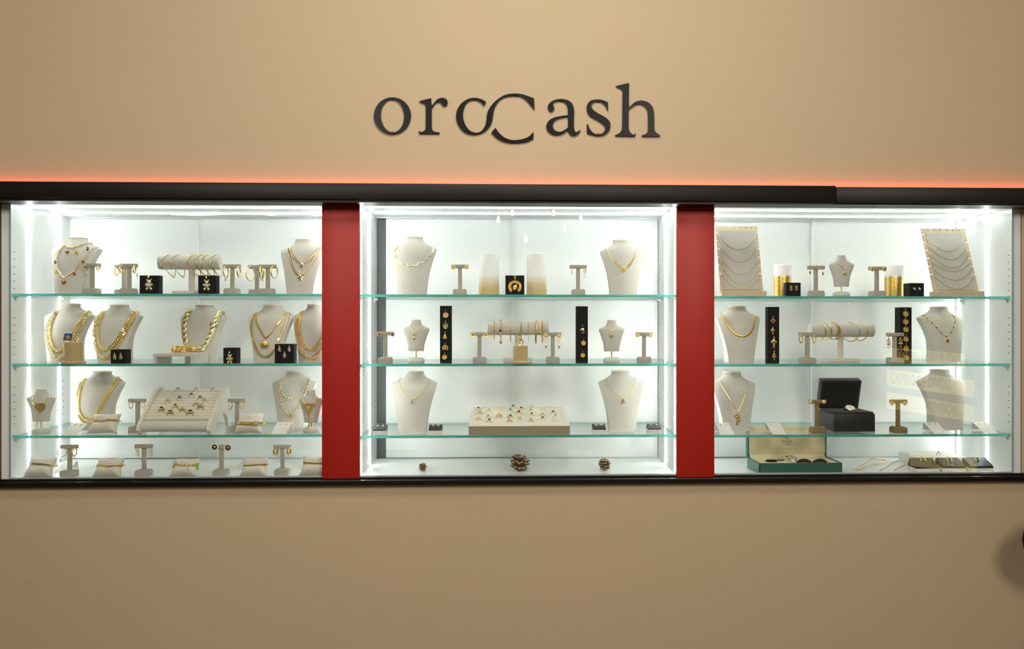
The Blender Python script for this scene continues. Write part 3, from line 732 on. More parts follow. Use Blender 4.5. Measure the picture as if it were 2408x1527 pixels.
def pendant(px, py, h, Y, kind, label, m='gold_deep', m2=None, parent=None, c=None, name='pendant', grp='pendants on black boxes'):
    u = mpp(px, Y); c = at(px, py, Y - .0022) if c is None else c; q = h * u; mb = MB(); g = None
    top = c + Vector((0, 0, q * .5)); 
    if kind == 'bear':
        bear(mb, c - Vector((0, 0, q * .06)), q * .82); g = MB(); g.ell(c + Vector((0, -q * .1, -q * .14)), (q * .13, q * .07, q * .14), 8, 5)
    elif kind == 'coin':
        mb.cyl(c + Vector((0, .0008, -q * .12)), c + Vector((0, -.0008, -q * .12)), q * .36, n=24); mb.torus(c + Vector((0, -.001, -q * .12)), q * .34, q * .03, X3, Z3, 24, 5)
        mb.ell(c + Vector((0, -.0008, -q * .08)), (q * .09, .0007, q * .1), 7, 4); mb.ell(c + Vector((0, -.0008, -q * .24)), (q * .15, .0006, q * .08), 7, 4); mb.torus(c + Vector((0, -.001, -q * .12)), q * .22, q * .02, X3, Z3, 18, 4)
    elif kind == 'oval':
        mb.torus(c + Vector((0, 0, -q * .12)), q * .26, q * .06, X3, Z3, 22, 5, Rb=q * .36); mb.tube([c + Vector((0, 0, q * .22)), c + Vector((0, 0, -q * .46))], q * .05, 5)
        mb.tube([c + Vector((-q * .2, 0, -.1 * q)), c + Vector((q * .2, 0, -.1 * q))], q * .04, 5); mb.ell(c - Vector((0, 0, q * .2)), (q * .12, q * .05, q * .16), 8, 5)
    elif kind == 'figure':
        mb.ell(c + Vector((0, 0, .12 * q)), (q * .12, q * .07, q * .12), 8, 6); mb.prism([(-.12, .05), (.12, .05), (.3, -.35), (.2, -.46), (0, -.5), (-.2, -.46), (-.3, -.35)], c + Vector((0, .001, 0)), X3 * q, Z3 * q, (0, -.002, 0))
        mb.ell(c + Vector((0, 0, -.2 * q)), (q * .18, q * .08, q * .22), 8, 6)
    elif kind == 'horseshoe':
        mb.torus(c - Vector((0, 0, q * .1)), q * .3, q * .09, X3, Z3, 18, 6, -pi * .30, pi * 1.30, flat=.6)
        for i in range(7): t = -pi * .2 + i * pi * 1.4 / 6; mb.ell(c + Vector((cos(t) * q * .3, -q * .06, sin(t) * q * .3 - q * .1)), q * .035, 5, 4)
        mb.ell(c - Vector((0, q * .02, q * .12)), (q * .14, q * .09, q * .16), 8, 6); mb.ell(c + Vector((q * .08, -q * .03, .0)), (q * .05, q * .05, q * .09), 6, 5); mb.ell(c - Vector((q * .02, q * .08, q * .24)), (q * .07, q * .08, q * .08), 6, 5)
    elif kind in ('cross', 'bigcross', 'double'):
        a = {'cross': .09, 'bigcross': .11, 'double': .05}[kind]; zt = .3
        mb.box(c + Vector((0, 0, -.1 * q)), (2 * a * q, .002, .8 * q), .0004)
        mb.box(c + Vector((0, 0, .06 * q)), (.5 * q if kind != 'double' else .36 * q, .002, 2 * a * q), .0004)
        if kind == 'double': mb.box(c + Vector((0, 0, -.14 * q)), (.46 * q, .002, 2 * a * q), .0004)
        if kind == 'bigcross': mb.tube([c + Vector((0, -.0015, .1 * q)), c + Vector((0, -.0015, -.3 * q))], q * .05, 6); mb.tube([c + Vector((-.2 * q, -.0015, .08 * q)), c + Vector((.2 * q, -.0015, .08 * q))], q * .035, 6)
    elif kind == 'diamond':
        P = [Vector((0, 0, .22)), Vector((.36, 0, -.12)), Vector((0, 0, -.48)), Vector((-.36, 0, -.12))]
        for i in range(4): mb.tube([c + P[i] * q, c + (P[i] * .6 + P[(i + 1) % 4] * .6 + Vector((0, 0, .02))) * .72 * q, c + P[(i + 1) % 4] * q], q * .045, 5)
        mb.tube([c + P[0] * q, c + P[2] * q], q * .04, 5); mb.tube([c + P[1] * q, c + P[3] * q], q * .04, 5)
    elif kind == 'elephant':
        mb.ell(c + Vector((0, 0, 0)), (q * .22, q * .12, q * .2), 9, 6); mb.ell(c + Vector((-q * .2, 0, -q * .06)), (q * .12, q * .09, q * .12), 8, 6)
        mb.torus(c + Vector((q * .06, 0, -q * .3)), q * .15, q * .06, X3, Z3, 12, 6, -pi, pi * .6); mb.ell(c + Vector((q * .12, 0, -q * .16)), q * .09, 7, 5)
    elif kind == 'drop':
        mb.ell(c - Vector((0, 0, q * .25)), (q * .17, q * .12, q * .25), 8, 6); mb.cyl(c - Vector((0, 0, q * .05)), c + Vector((0, 0, q * .3)), q * .05, q * .09, 8)
    elif kind == 'star':
        mb.prism([((.5 if i % 2 == 0 else .22) * sin(i * pi / 5), (.5 if i % 2 == 0 else .22) * cos(i * pi / 5)) for i in range(10)], c + Vector((0, .001, -q * .05)), X3 * q, Z3 * q, (0, -.003, 0)); mb.ell(c - Vector((0, .002, .05 * q)), q * .2, 6, 4)
    elif kind == 'flower':
        for i in range(8): mb.ell(c + Vector((cos(i * pi / 4) * q * .32, 0, sin(i * pi / 4) * q * .32)), (q * .17, q * .1, q * .17), 6, 5)
        mb.ell(c - Vector((0, q * .08, 0)), q * .18, 8, 5)
    elif kind == 'head':   # profile head with a tall headdress
        mb.prism([(-.28, .34), (-.02, .5), (.22, .2), (.14, .1), (.2, 0), (.26, -.08), (.16, -.14), (.06, -.18), (.04, -.28), (.14, -.42), (.04, -.5), (-.14, -.46), (-.1, -.3), (-.06, -.16), (-.1, .02), (-.16, .14)], c + Vector((0, .002, 0)), X3 * q, Z3 * q, (0, -.005, 0))
        mb.ell(c + Vector((-.03 * q, -.002, .2 * q)), (q * .14, q * .07, q * .13), 8, 5); mb.ell(c + Vector((.07 * q, -.002, -.02 * q)), (q * .1, q * .07, q * .1), 8, 5)
    elif kind == 'heart': plate_poly(mb, heart_poly(q * 1.05), c)
    elif kind == 'medal':
        mb.cyl(c + Vector((0, .001, 0)), c - Vector((0, .001, 0)), q * .4, n=28, bev=.0004); mb.ell(c - Vector((0, .001, 0)), (q * .2, q * .1, q * .22), 10, 6)
        g = MB()
        for i in range(22): t = 2 * pi * i / 22; g.ell(c + Vector((cos(t) * q * .42, -.001, sin(t) * q * .42)), q * .06, 5, 4)
    elif kind == 'em':
        mb.tube(cat_rom([c + Vector(p) * q for p in ((-.5, 0, -.42), (-.34, 0, -.45), (-.2, 0, -.1), (-.16, 0, .35), (-.02, 0, -.2), (.14, 0, .35), (.2, 0, -.1), (.32, 0, -.42), (.5, 0, -.4))], 5), q * .075, 6)
    elif kind == 'loop': mb.tube(cat_rom([c + Vector(p) * q for p in ((.14, 0, .5), (-.18, 0, .05), (-.16, 0, -.35), (.06, 0, -.5), (.2, 0, -.28), (.16, 0, .1), (.0, 0, .45))], 6), q * .06, 5)
    elif kind == 'gemflower':
        for i in range(10): mb.ell(c + Vector((cos(i * pi / 5) * q * .4, 0, sin(i * pi / 5) * q * .4)), q * .11, 5, 4)
        g = MB(); g.ell(c - Vector((0, .001, 0)), (q * .34, q * .2, q * .34), 9, 6)
    if kind not in ('em', 'loop', 'medal', 'heart'): bail(mb, top - Vector((0, 0, q * .06)), q * .09)
    else: bail(mb, c + Vector((0, 0, q * (.5 if kind != 'heart' else .38))), q * .08)
    if parent: ob = part(mb, name, m, parent)
    else: ob = thing(mb, name, m, c - Vector((0, 0, q * .5)), label, 'pendant', grp)
    if g: part(g, 'stone', m2 or 'sparkle', ob)
    return ob
def bbox(ci, k, x0, x1, Y, top, label, depth=.045, m='black', name='black_box', grp='black display boxes', cat='box'):
    """box whose front face spans x0..x1 in the photograph at depth Y"""
    b0 = base(ci, k, x0, Y); b1 = base(ci, k, x1, Y); zt = zat((x0 + x1) / 2, top, Y)
    c = Vector(((b0.x + b1.x) / 2, Y + depth / 2, (b0.z + zt) / 2)); mb = MB(); mb.box(c, (b1.x - b0.x, depth, zt - b0.z), .0008, seg=1)
    return thing(mb, name, m, (c.x, Y, b0.z), label, cat, grp), Y

def displaybar(ci, k, x0, x1, yc, r, xp, Y, label, bw):
    u = mpp(xp, Y); zc_ = zat(xp, yc, Y); a = at(x0, yc, Y).x; b_ = at(x1, yc, Y).x; g = base(ci, k, xp, Y)
    e = empty('bracelet_bar', g, label, 'bracelet stand', 'padded bracelet bars')
    mb = MB(); mb.cyl((a, Y, zc_), (b_, Y, zc_), r * u, n=36, bev=.001); part(mb, 'bar', 'linen', e)
    for x, s in ((a, -1), (b_, 1)):
        q = MB(); q.cyl((x - s * .0005, Y, zc_), (x + s * .0015, Y, zc_), r * u * .97, n=36); part(q, 'end_cap', 'suede', e)
    mb = MB(); mb.cyl(g + Vector((0, 0, 8 * u)), (g.x, Y, zc_ - r * u * .95), 7 * u, n=20); part(mb, 'post', 'linen', e)
    mb = MB(); mb.box(g + Vector((0, 0, 4.5 * u)), (bw * u, .085, 9 * u), 1.5 * u); part(mb, 'base', 'linen', e)
    return Y, zc_, r * u
def braclet(bar, px, drop, w_, style, m, label, skew=(-9, 10), gems=None, pl=None, name='bracelet'):
    """loop over the bar: pixel x of its top, row of its lowest point"""
    Y, zc_, r = bar; u = mpp(px, Y); X0 = at(px, 620, Y).x; s = w_ * u; R = r + s * .25; zb = zat(px, drop, Y) ; pts = []
    for i in range(13):
        t = pi * i / 12; pts.append((cos(t) * R, sin(t) * R))           # over the top, back to front
    low = zb - zc_
    P2 = [(R * .95, low * .35), (R * .5, low * .8), (0, low), (-R * .5, low * .8), (-R * .95, low * .35)]
    loop = [(y, z) for y, z in reversed(P2)]; 
    full = [(y, z) for y, z in pts] + [(-R * .98, low * .3), (-R * .62, low * .72), (-R * .1, low), (R * .45, low * .75), (R * .95, low * .3)]
    Q = []
    n = len(full)
    for i, (y, z) in enumerate(full):
        fx = -y / R   # 1 at the front
        x = X0 + u * (skew[0] * max(0, fx) + skew[1] * (max(0, -z / abs(low)) if z < 0 else 0) * .9 + skew[1] * .2 * max(0, -fx))
        Q.append(Vector((x, Y + y, zc_ + z)))
    P = cat_rom(Q, 6, closed=True); up = Vector((0, -1, 0))
    C = sum(P, Vector()) / len(P)
    # orientation outwards
    mb = MB()
    if style in ('curb', 'cable', 'byz', 'block', 'figaro'):
        for i0 in range(0, 1): mb = chain(P, style, s, closed=True, up=(-1, -.4, .2))
    elif style == 'band': mb.tube(P, s * .5, 8, closed=True, flat=.25, up=(1, 0, 0)) if False else mb.tube(P, s * .5, 6, closed=True, flat=.5)
    else: mb = chain(P, style, s, closed=True)
    ob = thing(mb, name, m, C, label, 'bracelet' if name != 'bangle' else 'bangle', 'bracelets on padded bars')
    k0 = int(len(P) * 12.2 / 18)
    if pl: 
        b = MB(); T = Matrix.Translation(P[k0] - Vector((0, s * .3, 0))) ; b.box((0, 0, 0), (s * .9, s * .35, pl * u), s * .1, T=T, seg=1); part(b, 'plate', m, ob)
    if gems:
        for fz in gems[1]:
            g = MB(); i = int(len(P) * fz); g.ell(P[i] - Vector((0, s * .35, 0)), (s * .42, s * .25, s * .5), 8, 5); part(g, 'stone', gems[0], ob)
    return ob

def pillow(ci, k, px, Y, w_, h, label, cin=.25, lean=.62):
    b = base(ci, k, px, Y); u = mpp(px, Y); W, H = w_ * u / 2, h * u / 2 / cos(lean) * .92; Tk = h * u * .34; n = 16
    R = Matrix.Rotation(-lean, 4, 'X'); front, back = [], []
    verts = []; idx = {}
    for side in (-1, 1):
        for i in range(n + 1):
            for j in range(n + 1):
                x, z = -1 + 2 * i / n, -1 + 2 * j / n
                t = (max(0, 1 - x ** 4) * max(0, 1 - z ** 4)) ** .6 * (1 - cin * math.exp(-(z / .22) ** 2)) * (1 + .05 * sin(x * 5 + z * 3))
                xx = x * (1 - .13 * (1 - z * z)) * (1.03 - .05 * z); zz = z * (1 - .17 * (1 - x * x))
                verts.append(Vector((xx * W, side * t * Tk, zz * H)))
    # rest on the shelf
    T = Matrix.Rotation(-lean, 4, 'X'); vv = [T @ v for v in verts]; zm = min(v.z for v in vv)
    vv = [v + b - Vector((0, 0, zm)) for v in vv]; f = []; N_ = (n + 1) ** 2
    for s in (0, 1):
        for i in range(n):
            for j in range(n):
                a = s * N_ + i * (n + 1) + j; f.append((a, a + 1, a + n + 2, a + n + 1) if s else (a, a + n + 1, a + n + 2, a + 1))
    bm = bmesh.new(); bv_ = [bm.verts.new(v) for v in vv]
    for q in f: bm.faces.new([bv_[i] for i in q])
    bmesh.ops.remove_doubles(bm, verts=bm.verts, dist=.0003); bm.verts.index_update()
    mb = MB(); mb.add([v.co.copy() for v in bm.verts], [tuple(v.index for v in q.verts) for q in bm.faces]); bm.free()
    thing(mb, 'bracelet_pillow', 'suede', b, label, 'cushion', 'bracelet cushions', sharp=70)
    return mb.bvh(), Y
def pbrace(bv, pix, style, w_, m, label, name='bracelet'):
    B_, Yd = bv; u = mpp(pix[0][0], Yd); s = w_ * u; P = drape(B_, pix, Yd, s * .35)
    P = [P[0] + Vector((.001, .02, -.001)), P[0] + Vector((0, .008, 0))] + P + [P[-1] + Vector((0, .008, 0)), P[-1] + Vector((-.001, .02, -.001))]
    ob = thing(chain(P, style, s), name, m, P[len(P) // 2], label, 'bracelet', 'bracelets on cushions'); return ob, P, s
def card(ci, k, px, Y, label, w_=35, dy=.085, h=.034, m='white_card', earr=None, lab2=None, em='gold'):
    """folded card: front flap slopes up and back to a crease, short leg behind"""
    b = base(ci, k, px, Y); u = mpp(px, Y); W = w_ * u; t = .0012; mb = MB()
    prof = [(0, 0), (dy, h), (dy + .006, h - .002), (dy + .012, .004), (dy + .010, .004), (dy + .003, h - .005), (dy, h - t * 2), (.002, 0)]
    mb.prism(prof, b - Vector((W / 2, 0, 0)), Y3, Z3, Vector((W, 0, 0)))
    thing(mb, 'earring_card', m, b, label, 'display card', 'folded earring cards')
    if earr:
        for sx, l in zip((-1, 1), ('left', 'right')):
            c = b + Vector((sx * W * .2, dy * .8, h * .8 + .003)); q = MB(); r_ = 2.2 * u
            if earr == 'pearl': q.ell(c, r_)
            elif earr == 'square': q.box(c, (2 * r_, 2 * r_, .002), .0004); 
            elif earr == 'small':
                for i in range(3): q.ell(c + Vector((cos(i * 2.1) * r_ * .7, sin(i * 2.1) * r_ * .7, 0)), r_ * .6, 6, 4)
            else: q.torus(c, r_, r_ * .3, X3, Z3, 12, 5)
            thing(q, 'stud_earring', 'pearl' if earr == 'pearl' else em, c - Vector((0, 0, r_)), '%s of two %s' % (l, lab2), 'earring', 'earrings on cards')
def wedge(ci, k, px, Y, label, w_=32, hb=9, hw=15, dy=.055, top=.02):
    """white base block with a black sloping velvet wedge on it"""
    b = base(ci, k, px, Y); u = mpp(px, Y); W = w_ * u; e = empty('wedge_box', b, label, 'jewellery box', 'black and white wedge boxes')
    mb = MB(); mb.box(b + Vector((0, dy / 2, hb * u / 2)), (W, dy, hb * u), .0006, seg=1); part(mb, 'base', 'white_card', e)
    z0 = b.z + hb * u; h = hw * u * .75
    mb = MB(); mb.prism([(.001, 0), (.002, h * .25), (dy * .8, h), (dy - .001, h * .3), (dy - .001, 0)], Vector((b.x - W * .48, b.y, z0)), Y3, Z3, Vector((W * .96, 0, 0))); part(mb, 'velvet_wedge', 'navy', e)
    return lambda fx, fy: Vector((b.x + fx * W, b.y + dy * (.05 + .75 * fy), z0 + h * (.25 + .75 * fy) + .0015))
def ring(c, r, label, stone=None, smat='sky_gem', m='gold', full=False, yaw=0, tilt=0, band=.16, ssz=.5, grp='rings', head=None):
    """finger ring standing upright; c = its centre, r = radius in metres"""
    A = Vector((cos(yaw), sin(yaw), 0)); B = (Z3 * cos(tilt) + Vector((-sin(yaw), cos(yaw), 0)) * sin(tilt)); mb = MB()
    mb.torus(c, r, r * band, A, B, 20, 5, -.25 if not full else 0, pi + .25 if not full else 2 * pi, flat=1.5)
    if head: mb.ell(c + B * r * 1.08, (r * head, r * head * .9, r * .32), 10, 6)
    ob = thing(mb, 'ring', m, c - B * r * (.25 if not full else 1), label, 'ring', grp)
    if stone:
        g = MB(); g.ell(c + B * r * (1.2 if not head else 1.4), (r * ssz, r * ssz * .9, r * ssz * .7), 7, 4)
        part(g, 'stone', smat, ob)
    return ob
def cushion_cyl(ci, k, px, Y, w_, ytop, wb, label, m='linen'):
    b = base(ci, k, px, Y); u = mpp(px, Y); zt = zat(px, ytop, Y) - b.z; r = w_ / 2 * u; rb = wb / 2 * u
    e = empty('ring_pedestal', b, label, 'ring stand', 'round ring pedestals')
    mb = MB(); mb.lathe([(r * .98, 5 * u), (r, 6 * u), (r, zt - 3 * u), (r * 1.02, zt - 2 * u), (r * .97, zt - .5 * u), (r * .8, zt), (r * .1, zt + .3 * u)], b, 32); part(mb, 'column', m, e)
    mb = MB(); mb.lathe([(rb * .97, 0), (rb, 1.5 * u), (rb, 4 * u), (rb * .93, 5.5 * u), (r * .9, 6 * u)], b, 32); part(mb, 'base', m, e)
    return b + Vector((0, 0, zt)), u

# ============================================================ LEFT CASE
ZA = zo(0, 470, 6.02); ZB = zo(360, 470, 6.02); ZC = zo(0, 690, 6.02); ZD = zo(360, 690, 6.02); ZE = zo(0, 850, 5.265); ZG = zo(360, 850, 5.265)
def z1(f, x, y): return f([(x, y)])[0]
# --- top shelf
bv = bust(1, 1, 157, .10, 560, 'linen bust with charm chain, at the left end of the top shelf')
ob, P, u, Yd = necklace(bv, ZA([(930,625),(880,700),(840,760),(815,850),(808,920),(820,980),(860,1040),(918,1098),(1000,1050),(1080,990),(1130,900),(1200,830),(1270,750),(1340,680)]), 'cable', 4.6, 'gold_pale', 'long gold charm chain with coloured enamel charms, on the leftmost top-shelf bust')
ob2, P2, u, Yd = necklace(bv, ZA([(918,640),(960,675),(1040,680),(1120,665),(1190,635),(1250,620)]), 'cable', 4.6, 'gold_pale', 'short gold charm chain around the neck of the leftmost top-shelf bust')
def charm(bv, parent, px, py, kind, mt, w_):
    c = onsurf(bv, px, py, .004); u = mpp(px, bv[1]); q = w_ * u; r = MB()
    r.torus(c + Vector((0, 0, q * .62)), q * .16, q * .05, X3, Z3, 10, 4)
    if kind == 'heart': plate_poly(r, heart_poly(q * 1.08), c + Vector((0, .001, 0)), .002)
    elif kind == 'bell': r.prism([(-.5, -.4), (.5, -.4), (.3, -.1), (.18, .3), (0, .42), (-.18, .3), (-.3, -.1)], c + Vector((0, .001, 0)), X3 * q, Z3 * q, (0, -.0015, 0))
    elif kind == 'oval': r.ell(c + Vector((0, .0006, 0)), (q * .36, .0015, q * .58), 12, 6)
    elif kind == 'pot': r.ell(c, (q * .36, .002, q * .3), 10, 6); r.tube([c + Vector((q * .3, 0, -q * .1)), c + Vector((q * .6, 0, q * .25))], q * .09, 5); r.torus(c - Vector((q * .4, 0, 0)), q * .18, q * .06, X3, Z3, 10, 4)
    co = part(r, 'charm', 'gold', parent)
    if mt:
        g = MB()
        if kind == 'heart': plate_poly(g, heart_poly(q * .82), c - Vector((0, .0012, 0)), .001); 
        elif kind == 'bell': g.prism([(-.36, -.32), (.36, -.32), (.2, -.05), (0, .3), (-.2, -.05)], c - Vector((0, .0004, 0)), X3 * q, Z3 * q, (0, -.001, 0))
        else: g.ell(c - Vector((0, .0005, 0)), (q * .3, .0018, q * .5), 10, 6)
        part(g, 'enamel', mt, co)
        if kind in ('heart', 'oval'): d = MB(); d.ell(c - Vector((0, .0026, -q * .1)), (q * .12, .0006, q * .16), 6, 4); part(d, 'inlay', 'pearl', co)
for x, y, kd, mt, w_ in ((785,885,'oval','blue_enamel',9),(815,1015,'bell','yellow',11),(910,1172,'heart','red_gem',11),(1060,1050,'pot','red_gem',9),(1190,890,'pot','red_gem',9)):
    charm(bv, ob, *z1(ZA, x, y), kd, mt, w_)
for x, y, kd, mt, w_ in ((958,745,'heart','red_gem',9),(1090,745,'bell','yellow',11),(1245,695,'oval','blue_enamel',9.5)):
    charm(bv, ob2, *z1(ZA, x, y), kd, mt, w_)

Y = tstand(1, 1, 216, .12, 619.5, 'beside the enamel charm bust')
w_ = 'beside the enamel charm bust'
hoop(201, 629.5, 10, 13, Y, 'small gold hoop, left one on the stand ' + w_, r=1.1, tagp=(203.5, 641)); hoop(232, 630.5, 9, 12, Y, 'small gold hoop, right one on the stand ' + w_, r=1.1)
Y = tstand(1, 1, 291, .30, 623, 'at the back, half hidden, by the first teddy box')
w_ = 'behind, by the first teddy box'
hoop(275.5, 638, 11, 23, Y, 'gold hoop, left one on the stand ' + w_); hoop(308, 638, 4, 16, Y, 'thin gold hoop seen edge-on, right one on the stand ' + w_)
Y = tstand(1, 1, 303, .12, 620.5, 'in front, by the first teddy box')
w_ = 'in front, by the first teddy box'
hoop(288, 634, 12, 19, Y, 'gold hoop, left one on the stand ' + w_, r=1.1); hoop(317.7, 634.5, 7, 19, Y, 'gold hoop with tag, right one on the stand ' + w_, r=1.1, tagp=(323, 648))
bx, Y = bbox(1, 1, 328, 374, .06, 648, 'black box with silvery teddy pendant, left of the top-shelf bracelet bar', depth=.036)
pendant(350, 667, 34, Y, 'bear', 'silvery teddy pendant on the black box left of the top-shelf bracelet bar', m='gold_pale', m2='silver')
bx, Y = bbox(1, 1, 466, 509, .06, 648, 'black box with silvery teddy pendant, in front of the top-shelf bracelet bar', depth=.036)
pendant(485.5, 668, 33, Y, 'bear', 'silvery teddy pendant on the black box before the top-shelf bracelet bar', m='gold_pale', m2='silver')
bar = displaybar(1, 1, 376, 518, 618, 16.5, 451, .17, 'padded linen bracelet bar with six gold chain bracelets, left case', 74)
for i, (x, dr, w2, st, mt, lb, pl) in enumerate(((399, 652, 5.6, 'byz', 'gold_pale', 'gold identity bracelet with a long plate, at the left end of the six-bracelet bar', 15), (421, 652, 5.4, 'byz', 'gold_pale', 'gold identity bracelet with a short plate, second on the six-bracelet bar', 9),
        (459, 652, 6, 'byz', 'gold', 'knotted gold bracelet over the post of the six-bracelet bar', 0), (476, 650, 5.6, 'curb', 'gold', 'curb-link gold bracelet, fourth on the six-bracelet bar', 0), (491, 650, 5.6, 'byz', 'gold_pale', 'crystal-set gold bracelet above the second teddy box', 8), (509, 650, 5.8, 'curb', 'gold_pale', 'curb-link gold bracelet at the right end of the six-bracelet bar', 0))):
    braclet(bar, x, dr, w2, st, mt, lb, skew=(-11, 13), pl=pl)
Y = tstand(1, 1, 546, .12, 622, 'just right of the top-shelf bracelet bar'); w_ = 'right of the top-shelf bar'
hoop(532.5, 640, 13, 27, Y, 'gold hoop with tag, left one on the stand ' + w_, r=1, tagp=(530, 658)); hoop(562.7, 640, 9, 27, Y, 'gold hoop, right one on the stand ' + w_, r=1)
Y = tstand(1, 1, 604, .24, 623.5, 'half hidden behind the stand beside the double-chain bust'); w_ = 'half hidden near the bear-chain bust'
hoop(590, 645, 21, 35, Y, 'large gold hoop, left one on the stand ' + w_, r=1); hoop(620, 645, 5, 32, Y, 'large gold hoop seen edge-on, on the stand ' + w_, r=1)
Y = tstand(1, 1, 629, .12, 622.5, 'in front, beside the double-chain bear bust'); w_ = 'in front near the double-chain bust'
hoop(614, 641, 7, 28, Y, 'narrow gold hoop, left one on the stand ' + w_, r=1, tagp=(615, 658)); hoop(645.7, 640, 17, 31, Y, 'open gold hoop, right one on the stand ' + w_, r=1)
bv = bust(1, 1, 703, .10, 564, 'linen bust with two bear pendant chains, beside the red panel on the top shelf')
ob, P, u, Yd = necklace(bv, ZB([(1945,690),(1960,760),(2010,830),(2060,885),(2105,905),(2160,885),(2240,810),(2300,740),(2345,690)]), 'curb', 5, 'gold_pale', 'shorter gold curb chain with a blue-striped bear, on the bust beside the red panel')
pendant(*z1(ZB, 2105, 925), 22, 0, 'bear', None, m='gold_pale', m2='blue_gem', parent=ob, c=onsurf(bv, *z1(ZB, 2105, 925), .004))
ob, P, u, Yd = necklace(bv, ZB([(1920,700),(1930,770),(1960,880),(1990,960),(2040,1050),(2085,1075),(2130,1060),(2200,960),(2270,850),(2330,740),(2365,700)]), 'curb', 5, 'gold_pale', 'longer gold curb chain with a green-striped bear, on the bust beside the red panel')
pendant(*z1(ZB, 2085, 1085), 23, 0, 'bear', None, m='gold_pale', m2='green_gem', parent=ob, c=onsurf(bv, *z1(ZB, 2085, 1088), .004))

# --- middle shelf
bv = bust(1, 2, 139, .14, 716, 'linen bust with thick gold chains behind the ring pedestal, middle shelf')
necklace(bv, ZC([(800,285),(730,380),(680,480),(668,580),(685,700),(745,850),(820,925),(890,905),(960,800),(1040,690),(1110,560),(1180,430),(1245,280)]), 'byz', 8.5, 'gold_pale', 'outer thick gold chain on the bust behind the blue and green ring')
necklace(bv, ZC([(790,300),(745,390),(718,480),(716,620),(760,760),(825,830),(895,790),(960,690),(1030,590),(1080,480),(1150,380),(1220,275)]), 'byz', 7, 'gold', 'inner gold chain on the bust behind the blue and green ring')
c, u = cushion_cyl(1, 2, 172.5, .045, 40, 804, 54, 'round beige ring pedestal carrying the blue and green ring', 'straw')
mb = MB(); mb.torus(c + Vector((.004, 0, 7 * u)), 9 * u, 1.6 * u, Vector((.75, .66, 0)), Z3, 24, 6, flat=2)
rg = thing(mb, 'ring', 'gold', c, 'gold signet ring with a blue and green rectangular face, left case', 'ring', 'rings')
q = at(159, 793, .03); poly = [(-11, -8.5), (8, -8.5), (12, 8.5), (-7, 8.5)]
mb = MB(); mb.prism([(a * u, b * u) for a, b in poly], q + Vector((0, .003, 0)), X3, Z3, (0, -.003, 0)); fc = part(mb, 'ring_face', 'gold', rg)
mb = MB(); mb.prism([(-9.5 * u, -7.3 * u), (7.6 * u, -7.3 * u), (10 * u, 3.2 * u), (-6.5 * u, 3.2 * u)], q, X3, Z3, (0, -.0008, 0)); part(mb, 'green_enamel', 'green_box', fc)
mb = MB(); mb.prism([(-6.4 * u, 3.4 * u), (10 * u, 3.4 * u), (11.2 * u, 7.6 * u), (-6 * u, 7.6 * u)], q, X3, Z3, (0, -.0008, 0)); part(mb, 'blue_enamel', 'blue_gem', fc)
mb = MB(); mb.torus(q + Vector((u, -.001, 0)), 3.6 * u, .8 * u, X3, Z3, 20, 5); mb.ell(q + Vector((u, -.001, 0)), (1.8 * u, .001, 2 * u), 10, 6); part(mb, 'medallion', 'cameo', fc)

bv = bust(1, 2, 257, .14, 718, 'linen bust with two plated gold chains behind the bear earring box')
ob, P, u, Yd = necklace(bv, ZC([(1460,285),(1385,400),(1348,560),(1362,720),(1405,850),(1445,905),(1500,918),(1560,895),(1640,780),(1720,640),(1790,520),(1860,400),(1925,275)]), 'byz', 8, 'gold', 'outer plated gold chain on the bust behind the bear earring box')
plates(P, (.20, .5, .78), 9 * u, 5 * u, 'gold_pale', ob)
ob, P, u, Yd = necklace(bv, ZC([(1470,300),(1425,390),(1400,500),(1405,680),(1445,775),(1500,800),(1560,775),(1640,690),(1720,560),(1800,420),(1875,285)]), 'byz', 7.5, 'gold', 'inner plated gold chain on the bust behind the bear earring box')
plates(P, (.17, .5, .82), 9 * u, 5 * u, 'gold_pale', ob)
bx, Y = bbox(1, 2, 260, 296, .03, 822.5, 'black box with two bear earrings, before the second middle-shelf bust', depth=.045)
for x, s in ((269.5, 'left'), (283.7, 'right')): pendant(x, 838.5, 16, Y, 'bear', '%s gold bear earring with green belly on the black box' % s, m='gold_pale', m2='green_gem', name='stud_earring', grp='bear earrings')
# suede bridge riser with the heavy gold bracelet
Y = .03; a = base(1, 2, 360, Y); b_ = base(1, 2, 455, Y); zt = zat(400, 832, Y); dy = .155; u = mpp(400, Y)
poly = [(a.x, a.z), (a.x + 7 * u, a.z), (a.x + 7 * u, zt - 7 * u), (b_.x - 7 * u, zt - 7 * u), (b_.x - 7 * u, a.z), (b_.x, a.z), (b_.x, zt - 2 * u), (b_.x - 2 * u, zt), (a.x + 2 * u, zt), (a.x, zt - 2 * u)]
mb = MB(); mb.prism([(p, q) for p, q in poly], (0, Y, 0), X3, Z3, (0, dy, 0))
thing(mb, 'bridge_riser', 'linen', ((a.x + b_.x) / 2, Y, a.z), 'low cream bridge-shaped riser under the heavy gold bracelet', 'display riser')
c0 = at(424, 817, .09); c0.z = zt; mb = MB(); rr = 27 * u; hz = 8.5 * u
links = []
for i in range(14):
    t = 2 * pi * i / 14; p = c0 + Vector((cos(t) * rr, .045 + sin(t) * rr * .8, hz + .0005)); T = Matrix.Translation(p) @ Matrix.Rotation(t + pi / 2, 4, 'Z')
    big = i in (9, 10, 11, 8)
    mb.box((0, 0, 0), (10.5 * u, 4 * u, (2 if big else 1.3) * hz * .97), 1 * u, T=T, seg=1)
wb = thing(mb, 'bracelet', 'gold_deep', c0, 'heavy gold medallion bracelet lying on the cream bridge riser', 'bracelet')
